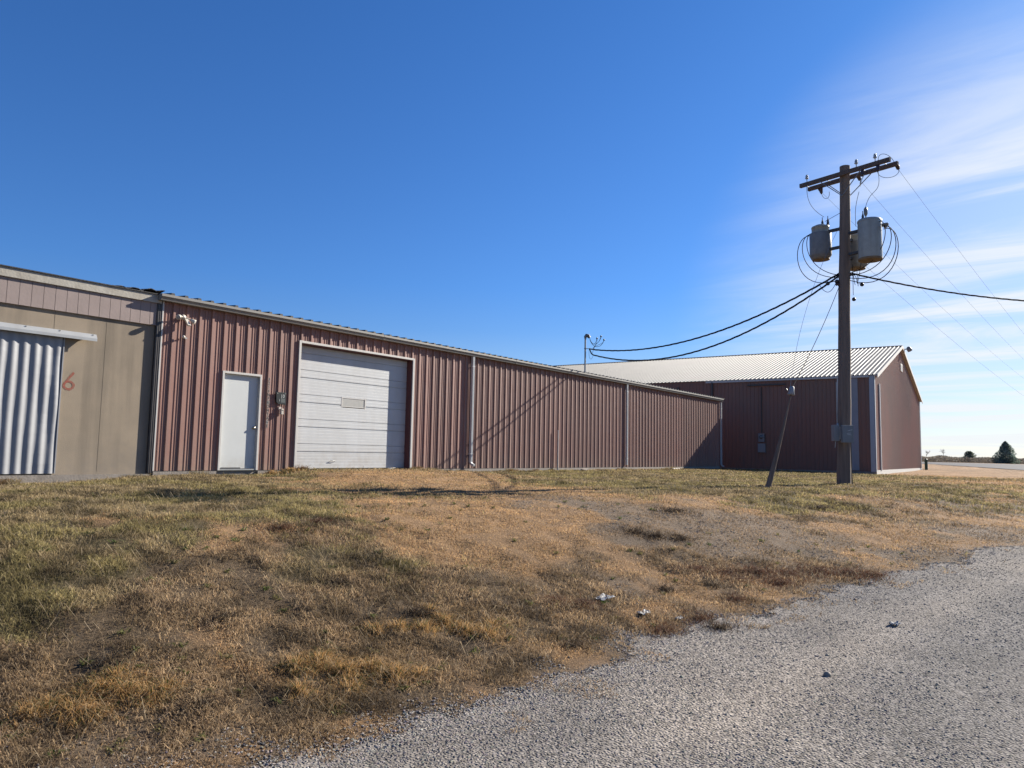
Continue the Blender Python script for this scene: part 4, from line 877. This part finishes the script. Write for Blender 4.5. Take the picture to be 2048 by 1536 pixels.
# transformers
def arc(p, q, sag, n=12, side=None):
    p = np.array(p, float); q = np.array(q, float); out = []
    for i in range(n+1):
        t = i/n; w_ = p*(1-t)+q*t; w_ = w_-UP*sag*4*t*(1-t)
        if side is not None: w_ = w_+np.array(side)*4*t*(1-t)
        out.append(w_)
    return out
def bez(p0, p1, p2, p3, n=14):
    p0, p1, p2, p3 = [np.array(q, float) for q in (p0, p1, p2, p3)]
    return [p0*(1-t)**3+3*p1*t*(1-t)**2+3*p2*t*t*(1-t)+p3*t**3 for t in np.linspace(0, 1, n+1)]
TG = 'transformers hung round the utility pole'
def transformer(off, zb, zt, rad, mt, label, bushes, cap=True):
    c = pole_c(zb)+off; o = thing('transformer', c, label, 'transformer', TG)
    hh = zt-zb
    m = MB(); 
    if cap: prof = [(rad*0.72, 0), (rad*0.78, 0.03), (rad*0.97, 0.10), (rad, 0.14), (rad, hh*0.74), (rad*0.97, hh*0.77)]
    else: prof = [(rad*0.98, 0), (rad, 0.02), (rad, hh*0.93)]
    m.lathe(c, prof, 28); m.build('tank', M[mt], o)
    m = MB()
    if cap: m.lathe(c, [(rad*0.80, hh*0.77), (rad*0.80, hh*0.93), (rad*0.84, hh*0.935), (rad*0.80, hh*0.97), (rad*0.45, hh*1.02), (0, hh*1.04)], 24)
    else: m.lathe(c, [(rad*1.035, hh*0.93), (rad*1.035, hh*0.96), (rad*0.95, hh*0.99), (rad*0.5, hh*1.025), (0, hh*1.035)], 24)
    m.build('lid', M['tank'] if cap else M[mt], o)
    m = MB(); m.lathe(c, [(rad*0.80 if cap else rad*1.0, -0.012), (rad*0.80 if cap else rad*1.015, 0.0), (rad*0.80 if cap else rad*1.01, 0.045)], 24); m.build('base_ring', M['rust'], o)
    dirp = -off/np.linalg.norm(off)
    m = MB()
    for k in (0.25, 0.78):
        m = MB(); z = zb+hh*k; p1 = c+UP*hh*k+dirp*rad*0.9; p2 = pole_c(z)-dirp*0.12; m.obox((p1+p2)/2, (p2-p1)/2, np.cross(UP, dirp)*0.05, UP*0.035); m.build('bracket', M['dark_spout'], o)
    sd_ = np.cross(UP, dirp)
    for (da, dr_) in bushes:
        bp = c+UP*(hh*0.99)+(dirp*math.cos(da)+sd_*math.sin(da))*rad*dr_
        m = MB(); m.lathe(bp, [(0.04, 0), (0.045, 0.02), (0.03, 0.04), (0.042, 0.06), (0.026, 0.09), (0.036, 0.11), (0.02, 0.15), (0.010, 0.20), (0.010, 0.26)], 10); m.build('bushing', M['porcelain'], o)
    return o, c, hh
TL = transformer(-a2*0.72, 6.28, 7.28, 0.30, 'tank_dark', 'squat dark grey transformer with a narrow pale cap, left of the pole', [(0.3, 0.2), (0.1, 0.75)])
TR = transformer(a2*0.74, 5.98, 7.12, 0.305, 'tank', 'tall pale grey transformer with a rusty bottom rim, right of the pole', [(0.7, 0.55)], False)
TM = transformer(w2*0.66, 5.98, 6.98, 0.29, 'tank_dark', 'transformer half hidden behind the pole beside the pale one', [(-1.2, 0.5)])
m = MB(); lp = TR[1]+UP*(TR[2]+0.02)-a2*0.10; m.lathe(lp, [(0.015, 0), (0.015, 0.10), (0.035, 0.12), (0.05, 0.16), (0.052, 0.30), (0.03, 0.34), (0.012, 0.36)], 12); m.build('arrester', M['grey_porcelain'], TR[0])
# jumpers and drops
m = MB(); WR = 0.0075
m.tube(bez(armpt(-1.05, -1, AZ+0.2), armpt(-1.1, -1, AZ-0.5), TL[1]+UP*1.6-a2*0.3, TL[1]+UP*(TL[2]+0.24)+a2*0.12), WR, 5)
m.tube(bez(armpt(0.85, 1, AZ-0.1), armpt(0.95, 1, AZ-0.8), lp+UP*0.9+a2*0.15, lp+UP*0.36), WR, 5)
m.tube(bez(armpt(0.30, 1, AZ-0.5), armpt(0.15, 1, AZ-1.0), TM[1]+UP*1.6, TM[1]+UP*(TM[2]+0.25)), WR, 5)
m.tube(bez(armpt(0.85, 1, AZ+0.25), armpt(0.82, 1, AZ+0.55), armpt(1.2, 1, AZ+0.35), armpt(1.30, 1, AZ+0.02)), WR, 5)
m.tube(bez(dead[2], dead[2]-UP*0.25, armpt(1.0, -1, AZ-0.5), armpt(1.05, -1, AZ-0.2)), WR, 5)
m.tube(bez(dead[0], dead[0]-UP*0.25, armpt(-0.55, 1, AZ-0.55), armpt(-0.6, 1, AZ-0.25)), WR, 5)
m.tube(bez(armpt(0.62, -1, AZ-0.25), armpt(0.5, -1, AZ-0.45), dead[1]-UP*0.3, dead[1]), WR, 5)
m.tube(bez(armpt(0.45, 1, AZ-0.05), armpt(0.25, 1, AZ-0.4), dead[1]-UP*0.2, dead[1]), WR, 5)
m.tube([pole_c(7.5)-CR*0.12, TL[1]+UP*(TL[2]+0.1)+a2*0.15], WR, 5)
m.build('jumper_wire', M['wire'], pole)
CZ = 5.72
def loops(c, hh, outdir, dirs, n, par):
    for k in range(n):
        st = c+outdir*0.30+UP*(hh*0.86-0.05*k)+np.cross(UP, outdir)*0.08*(k-1)
        r_ = 0.34+0.14*k+random.uniform(-0.06, 0.06)
        m = MB(); m.tube(bez(st, st+outdir*r_*0.9+UP*0.12, c+outdir*(0.38+r_*random.uniform(0.7, 1.0))-UP*(0.25+0.28*k+random.uniform(-0.12, 0.12)), pole_c(CZ+0.02-0.07*k)+outdir*0.16-UP*0.02, 18), 0.011, 6); m.build('cable_loop', M['cable'], par)
loops(TL[1], TL[2], -a2, 1, 3, TL[0]); loops(TR[1], TR[2], a2, 1, 4, TR[0])
m = MB(); m.lathe(TR[1]+a2*0.42+UP*TR[2]*0.80, [(0.09, 0), (0.09, 0.04), (0.05, 0.06), (0.05, 0.10)], 10, -UP+a2*0.2); m.build('cable_clamp', M['grey_porcelain'], TR[0])
# hanging connectors below the transformers
m = MB()
for (a_, z_, b_, zz) in ((0.30, 5.83, 0.34, 5.33), (0.18, 5.98, 0.20, 5.10), (0.42, 5.98, 0.32, 5.43), (0.20, 5.68, 0.26, 5.38)):
    m.tube(arc(pole_c(z_)+a2*a_+w2*0.1, pole_c(zz)+a2*b_+w2*0.1, 0.05), 0.008, 5)
m.tube(bez(pole_c(5.73)+a2*0.2, pole_c(5.48)+a2*0.5, pole_c(5.33)+a2*0.2, pole_c(5.38)+a2*0.55), 0.008, 5)
m.tube(bez(pole_c(5.68)-CR*0.17, pole_c(5.28)-CR*0.3, pole_c(4.98)-CR*0.45, pole_c(5.43)-CR*0.72), 0.008, 5)
m.build('tail_wire', M['cable'], pole)
for q in (pole_c(5.31)+a2*0.45+w2*0.1, pole_c(4.93)+a2*0.22+w2*0.1, pole_c(5.46)-CR*0.22, pole_c(5.40)-CR*0.47):
    m = MB(); m.lathe(q, [(0.02, 0), (0.05, 0.02), (0.055, 0.06), (0.04, 0.09), (0.01, 0.11)], 10); m.build('connector', M['black'], pole)
for (z, s) in ((5.71, 1), (5.43, -1)):
    m = MB(); m.lathe(pole_c(z)+CR*0.15*s, [(0.05, 0), (0.05, 0.03), (0.03, 0.05), (0.05, 0.08), (0.03, 0.10)], 10, CR*s); m.build('spool', M['porcelain'], pole)
# meter boxes on the pole
P = depth(1671, 866, 20.35); mb = thing('pole_switch_box', P, 'light grey switch box hanging on the left side of the utility pole', 'switch box')
ux = np.array([CR[0], CR[1], 0]); ux /= np.linalg.norm(ux); uy = np.cross(UP, ux)
m = MB(); m.obox(P, ux*0.075, uy*0.10, UP*0.22); m.build('box', M['meter_light'], mb, 0.008)
m = MB(); m.obox(P+ux*0.085, ux*0.012, uy*0.11, UP*0.17); m.build('door_edge', M['white_trim'], mb)
m = MB(); m.lathe(P+ux*0.06+UP*0.22, [(0.025, 0), (0.025, 0.04), (0.01, 0.06)], 8); m.tube([P-UP*0.22, P-UP*0.40-ux*0.02], 0.012, 6); m.tube([P+ux*0.05+UP*0.25, P+ux*0.05+UP*1.4], 0.012, 6); m.build('conduit', M['steel'], mb)
P = depth(1694, 868, 20.15); mb = thing('pole_meter_box', P, 'grey meter box with faded markings on the front of the utility pole', 'meter box')
m = MB(); m.obox(P, ux*0.15, uy*0.07, UP*0.235); m.build('box', M['meter'], mb, 0.01)
for (dx, dz, L0, tl) in ((0.05, 0.10, 0.06, 0.25), (0.02, 0.02, 0.05, 0.1), (0.03, -0.02, 0.05, -0.1)):
    m = MB(); m.obox(P+ux*dx+UP*dz-uy*0.072, ux*L0+UP*L0*tl, uy*0.002, UP*0.007); m.build('marking', M['pale_paint'], mb)
m = MB(); m.tube([P+ux*0.10-UP*0.23, P+ux*0.11-UP*1.35], 0.014, 8); m.build('conduit', M['dark_spout'], mb)

# ---- leaning lamp pole
LB = depth(1533, 977, 17.6); LZ = float(terrain(LB[0], LB[1])); LB[2] = LZ-0.1; LT = depth(1582, 786, 17.75)
lp_ = thing('leaning_pole', (LB[0], LB[1], LZ), 'thin grey pole leaning right in the grass in front of the shaded shed', 'pole')
m = MB(); m.tube([LB*(1-t)+LT*t+ux*0.02*math.sin(t*3) for t in np.linspace(0, 1, 9)], [0.070, 0.066, 0.058, 0.050, 0.042, 0.034, 0.026, 0.018, 0.014], 12); m.build('shaft', M['wood'], lp_)
lm = thing('pole_lamp', LT, 'small silvery floodlight at the tip of the leaning pole', 'floodlight')
m = MB(); m.lathe(LT+UP*0.16+ux*0.03, [(0.03, 0), (0.055, 0.02), (0.06, 0.10), (0.085, 0.20), (0.08, 0.205)], 14, -UP-ux*0.15); m.build('housing', M['galv_door'], lm)
m = MB(); m.tube([LT, LT+UP*0.03-ux*0.05, LT+UP*0.10-ux*0.11], 0.012, 6); m.build('bracket', M['steel'], lm)

# ---- cables
def cable(pts, r, name, label, cat, group=None, mt='cable', twist=0):
    m = MB()
    if twist:
        pts = [np.array(q) for q in pts]; n = len(pts); L0 = sum(np.linalg.norm(pts[i+1]-pts[i]) for i in range(n-1)); K = int(L0/0.12)
        cum = np.cumsum([0]+[np.linalg.norm(pts[i+1]-pts[i]) for i in range(n-1)]); A = np.array(pts)
        for k in range(twist):
            s = np.linspace(0, L0, K); q = np.stack([np.interp(s, cum, A[:, j]) for j in range(3)], 1)
            d = A[-1]-A[0]; d /= np.linalg.norm(d); u = np.cross(d, UP); u /= np.linalg.norm(u); v = np.cross(u, d)
            a = s*2*math.pi/1.1+k*2*math.pi/twist; q = q+(u*np.cos(a)[:, None]+v*np.sin(a)[:, None])*r*0.95
            m.tube(list(q), r, 5, smooth=True)
    else: m.tube(pts, r, 6)
    return tag(m.build(name, M[mt]), label, cat, group)
sp = pole_c(5.76)-CR*0.12
e1 = np.array([MX+0.45, 0.10, cz2+0.0]); e2 = np.array([MX+0.32, 0.12, cz2-0.22])
cable([np.array([MX+0.12, 0.13, cz2])]+arc(sp, e1, 0.72, 40)[::-1], 0.016, 'service_cable', 'upper one of the two black cables sagging from pole to roof mast', 'cable', 'service cables to the low roof', twist=3)
cable([np.array([MX+0.12, 0.13, cz2])]+arc(pole_c(5.69)-CR*0.14, e2, 1.05, 40)[::-1], 0.016, 'service_cable', 'lower, slacker one of the two black cables sagging from pole to roof mast', 'cable', 'service cables to the low roof', twist=3)
m = MB(); hd0 = np.array([MX+0.13, 0.13, mz+0.02])
tips = [depth(1194, 677, 29.5), depth(1202, 673, 29.4), depth(1208, 680, 29.3)]
for i, t_ in enumerate(tips):
    m.tube(bez(hd0, hd0-UP*(0.30+0.1*i)+ux*0.1, t_-UP*0.35-ux*0.08, t_), 0.009, 5)
    m.tube(bez(t_, t_-UP*0.2+ux*0.03, e1+UP*0.15-ux*0.1*i, e1 if i else e2), 0.007, 5)
m.tube(bez(np.array([MX+0.12, 0.13, cz2]), e1-UP*0.45-ux*0.25, e2-UP*0.3, e2+ux*0.05), 0.006, 5)
m.build('drip_loop', M['cable'], mast)
for t_ in tips: m = MB(); m.lathe(t_-UP*0.03, [(0.02, 0), (0.036, 0.02), (0.036, 0.05), (0.02, 0.07)], 8); m.build('splice', M['black'], mast)
er = depth(2110, 575, 22.5); far_r = er+(er-pole_c(5.75))*1.2+UP*0.6
cable(arc(pole_c(5.76)+CR*0.12, far_r, 0.75, 40), 0.014, 'feeder_cable', 'black twisted cable running level from the pole out of the picture on the right', 'cable', twist=3)
lt = LT+UP*0.12
cable(arc(pole_c(5.4)-CR*0.14, lt+ux*0.02, 0.12, 16), 0.009, 'lamp_cable', 'darker knotted cable slanting from the utility pole down to the lamp of the leaning pole', 'cable')
cable(arc(pole_c(7.1)-CR*0.5*0+(-CR)*0.15, lt-ux*0.02, 0.05, 16, -ux*0.22), 0.0045, 'stay_wire', 'faint thin wire slanting from the pole top down to the leaning pole', 'wire', mt='wire')
PL = 'overhead lines leaving the pole to the right'
for i, (s0, lab) in enumerate(((dead[0], 'thin overhead line from the left end of the crossarm'), (dead[1], 'thin overhead line from the middle of the crossarm'), (dead[2], 'thin overhead line from the right end of the crossarm'), (pole_c(6.3)+CR*0.2, 'thin overhead neutral line from below the transformers'))):
    q = s0+DIRW*110-UP*0.8; m = MB(); m.tube(arc(s0, q, 1.5, 30), 0.0038, 5); tag(m.build('power_line', M['wire']), lab, 'power line', PL)

# ================================================================== FAR GROUND: road, hedge, trees
def far_at(px, Z): P = EYE+ray(px, 920)*Z; return np.array([P[0], P[1], float(terrain(P[0], P[1]))])
m = MB(); pts = []
near_e = [(1700, 96), (1850, 84), (1950, 72), (2048, 62), (2150, 54), (2400, 40)]; far_e = [(1700, 150), (1850, 135), (1950, 124), (2048, 112), (2150, 100), (2400, 80)]
A = [far_at(px, Z) for px, Z in near_e]; B = [far_at(px, Z) for px, Z in far_e]; K = 8; vs = []
for a, b in zip(A, B):
    for k in range(K+1):
        q = a*(1-k/K)+b*k/K; vs.append((q[0], q[1], float(terrain(q[0], q[1]))+0.03))
m.add(vs, [(i*(K+1)+k, (i+1)*(K+1)+k, (i+1)*(K+1)+k+1, i*(K+1)+k+1) for i in range(len(A)-1) for k in range(K)]); o = m.build('far_road', M['asphalt']); tag(o, kind='structure')
def leafy(name, base, h, rad, shape, n, cols, leaf, label, cat, parent_trunk=True, group=None):
    o = thing(name, base, label, cat, group); base = np.array(base)
    if parent_trunk:
        m = MB(); m.tube([base-UP*0.2, base+UP*h*0.5, base+UP*h*0.9], [0.05*h*0.6, 0.03*h, 0.005*h], 8)
        for k in range(10):
            a = random.uniform(0, 6.28); z = random.uniform(0.1, 0.7)*h; rr = rad*shape(z/h)*0.7; m.tube([base+UP*z, base+UP*(z+0.05*h)+np.array([math.cos(a), math.sin(a), 0])*rr], [0.012*h, 0.003*h], 5)
        m.build('trunk', M['bark'], o)
    u = RNG.random(n)**1.25; a = RNG.uniform(0, 2*math.pi, n); lob = 0.75+0.35*np.sin(a*3+u*9)*0.6+0.25*vnoise(a*2.2, u*9, 5)
    rr = rad*np.array([shape(t) for t in u])*lob*np.sqrt(RNG.uniform(0.02, 1, n))
    C_ = np.stack([np.cos(a)*rr, np.sin(a)*rr, u*h], 1)
    d = RNG.normal(0, 1, (n, 2, 3)); d /= np.linalg.norm(d, axis=2, keepdims=True); s = leaf*RNG.uniform(0.6, 1.5, n)[:, None]
    V = np.stack([C_-d[:, 0]*s, C_+d[:, 0]*s, C_+d[:, 1]*s*1.2], 1).reshape(-1, 3)
    F = np.arange(3*n).reshape(n, 3); ob = np_mesh('crown', V, F, M['needle'])
    t = RNG.random(n)[:, None]; c = np.array(cols[0])*(1-t)+np.array(cols[1])*t; c = c*(0.6+0.8*vnoise(a*3, u*8, 9))[:, None]
    set_color(ob.data, 'tint', np.repeat(c, 3, 0)); ob.parent = o
    return o
P = far_at(2012, 150); P[2] += 0.0
leafy('cedar_tree', P, 4.5, 3.0, lambda t: (1-t)**0.75*(0.75+0.25*min(1, t*8)), 9500, ((0.17, 0.24, 0.20), (0.26, 0.33, 0.26)), 0.11, 'dark green cone shaped cedar rising beyond the far road', 'tree')
P = far_at(1939, 155)
leafy('round_bush', P, 2.4, 1.3, lambda t: math.sin(math.pi*min(max(t*0.85+0.12, 0), 1))**0.6, 3600, ((0.13, 0.16, 0.11), (0.19, 0.22, 0.15)), 0.10, 'small dark round bush beyond the far road, left of the cedar', 'bush')
def hedge():
    n = 26000; px = RNG.uniform(1780, 2250, n); Z = 150+RNG.uniform(0, 12, n)
    D = CF[None]+CR[None]*((px-1024)/FPX)[:, None]; D = D-CU[None]*((920-768)/FPX); Q = EYE[None]+D*Z[:, None]
    hgt = 0.75+0.8*fbm(px*0.035, px*0, 8)+0.35*np.exp(-((px-1885)/16)**2); u = RNG.random(n)
    C_ = np.stack([Q[:, 0], Q[:, 1], terrain(Q[:, 0], Q[:, 1])+u*hgt], 1)
    d = RNG.normal(0, 1, (n, 2, 3)); d /= np.linalg.norm(d, axis=2, keepdims=True); s = 0.13*RNG.uniform(0.6, 1.5, n)[:, None]
    V = np.stack([C_-d[:, 0]*s, C_+d[:, 0]*s, C_+d[:, 1]*s*1.2], 1).reshape(-1, 3); ob = np_mesh('hedgerow', V, np.arange(3*n).reshape(n, 3), M['needle'])
    t = RNG.random(n)[:, None]; c = np.array((0.16, 0.145, 0.12))*(1-t)+np.array((0.33, 0.28, 0.22))*t
    set_color(ob.data, 'tint', np.repeat(c, 3, 0)); tag(ob, 'low brown scrubby hedgerow along the horizon beyond the far road', 'hedge', kind='stuff')
hedge()
def bare_tree(px, Z, h, label):
    P = far_at(px, Z); o = thing('bare_tree', P, label, 'tree', 'bare trees on the horizon')
    tr_ = MB(); tr_.tube([P-UP*0.1, P+UP*h*0.3], [0.06, 0.045], 6); tr_.build('trunk', M['bark'], o)
    tw = MB()
    def grow(p, d, L0, r, k):
        q = p+d*L0; tw.tube([p, q], [r, r*0.6], 3, caps=False)
        if k == 0: return
        for _ in range(4 if k > 1 else 3):
            nd = d+np.array([random.gauss(0, .5), random.gauss(0, .5), random.gauss(0.1, .3)]); nd /= np.linalg.norm(nd); grow(p+d*L0*random.uniform(0.5, 1), nd, L0*0.66, r*0.55, k-1)
    grow(P+UP*h*0.28, UP, h*0.32, 0.045, 4); tw.build('crown', M['twig'], o)
bare_tree(1887, 160, 3.0, 'pale twiggy bare tree on the horizon left of the round bush')
bare_tree(1853, 156, 2.6, 'bare twiggy tree on the horizon closest to the shed corner')

# ---- litter in the turf
def crumple(px, py, s, name, label, cat, mt):
    P = ground_hit(px, py); z = float(terrain(P[0], P[1])); m = MB(); n = 7; vs = []
    for i in range(n):
        for j in range(n): vs.append((P[0]+(i/(n-1)-0.5)*s*1.7+random.gauss(0, s*0.07), P[1]+(j/(n-1)-0.5)*s+random.gauss(0, s*0.07), z+0.015+abs(random.gauss(0, s*0.12))))
    m.add(vs, [(i*n+j, (i+1)*n+j, (i+1)*n+j+1, i*n+j+1) for i in range(n-1) for j in range(n-1)]); o = m.build(name, M[mt]); md = o.modifiers.new('t', 'SOLIDIFY'); md.thickness = 0.0015; tag(o, label, cat)
crumple(1208, 1203, 0.11, 'plastic_scrap', 'crumpled white plastic scrap lying in the brown turf', 'litter', 'plastic_bag')
crumple(1288, 1231, 0.08, 'paper_scrap', 'small white paper scrap in the turf right of the plastic scrap', 'litter', 'plastic_bag')
crumple(1790, 1251, 0.07, 'paper_scrap', 'small white scrap lying on the gravel road', 'litter', 'plastic_bag')
crumple(1358, 1241, 0.05, 'paper_scrap', 'tiny pale scrap on the turf edge near the gravel', 'litter', 'plastic_bag')
P = ground_hit(1655, 1353); z = float(terrain(P[0], P[1])); m = MB(); m.lathe((P[0], P[1], z-0.01), [(0.02, 0), (0.028, 0.015), (0.022, 0.03), (0.008, 0.04)], 7); tag(m.build('loose_rock', M['concrete']), 'larger blue-grey rock lying alone on the gravel road', 'rock')
# dark dead tufts, and low broad-leaved rosettes
def tufts():
    sp = [(1148, 1292, .15, 0), (412, 1420, .12, 0), (1332, 1182, .12, 0), (1165, 1215, .20, 1), (1110, 1205, .16, 1), (860, 1232, .14, 0), (830, 1228, .10, 0), (1422, 1172, .10, 0), (1345, 1022, .3, 0), (1700, 1012, .3, 0), (1640, 1014, .3, 0),
          (1400, 1144, .25, 1), (1460, 1146, .28, 1), (1520, 1150, .30, 1), (1580, 1150, .30, 1), (1640, 1146, .32, 1), (1700, 1148, .32, 1), (1745, 1152, .22, 1), (1480, 1162, .25, 1), (1560, 1168, .25, 1), (1360, 1082, .22, 0), (1270, 1065, .18, 0), (1310, 1076, .15, 0), (680, 1165, .12, 0), (450, 1240, .12, 0), (1470, 1200, .16, 1), (1400, 1240, .2, 1), (1330, 1262, .18, 1), (1440, 1258, .14, 0), (560, 1060, .14, 1), (640, 1045, .12, 1)]
    X_, Y_, H_, C2, W_ = [], [], [], [], []
    for px, py, rad, k in sp:
        P = ground_hit(px, py); n = int(2600*rad); a = RNG.uniform(0, 6.28, n); q = rad*np.abs(RNG.normal(0, 0.6, n)); t = RNG.random(n)[:, None]
        X_.append(P[0]+np.cos(a)*q*1.3); Y_.append(P[1]+np.sin(a)*q); H_.append(RNG.uniform(0.02, 0.085, n)); W_.append(np.full(n, max(0.004, 0.0006*np.linalg.norm(P-EYE))))
        c = np.array((0.075, 0.05, 0.032) if k == 0 else (0.15, 0.072, 0.042))*(0.6+0.8*t); c[t[:, 0] > 0.86] = (0.40, 0.30, 0.19); C2.append(c)
    blades(*[np.concatenate(q) for q in (X_, Y_, H_, W_, C2)], RNG.uniform(0.6, 2.1, sum(len(q) for q in X_)), name='dead_weed_tufts', label='dark reddish brown tufts of dead weeds dotted along the gravel edge', cat='weeds')
    x, y, r = sample_polar(420, 3.2, 12); k = (road_mask(x, y) > 0.2) & clear_of_buildings(x, y); x, y = x[k], y[k]; m_ = 11; n = len(x)
    x = np.repeat(x, m_)+RNG.normal(0, 0.012, n*m_); y = np.repeat(y, m_)+RNG.normal(0, 0.012, n*m_); g = np.repeat(RNG.random(n), m_)[:, None]
    c = np.array((0.10, 0.14, 0.035))*(1-g)+np.array((0.24, 0.20, 0.08))*g
    blades(x, y, RNG.uniform(0.025, 0.06, len(x)), RNG.uniform(0.008, 0.016, len(x)), c, RNG.uniform(1.0, 2.2, len(x)), name='low_broadleaf_weeds', label='low green broad-leaved weed rosettes scattered in the near turf', cat='weeds')
tufts()
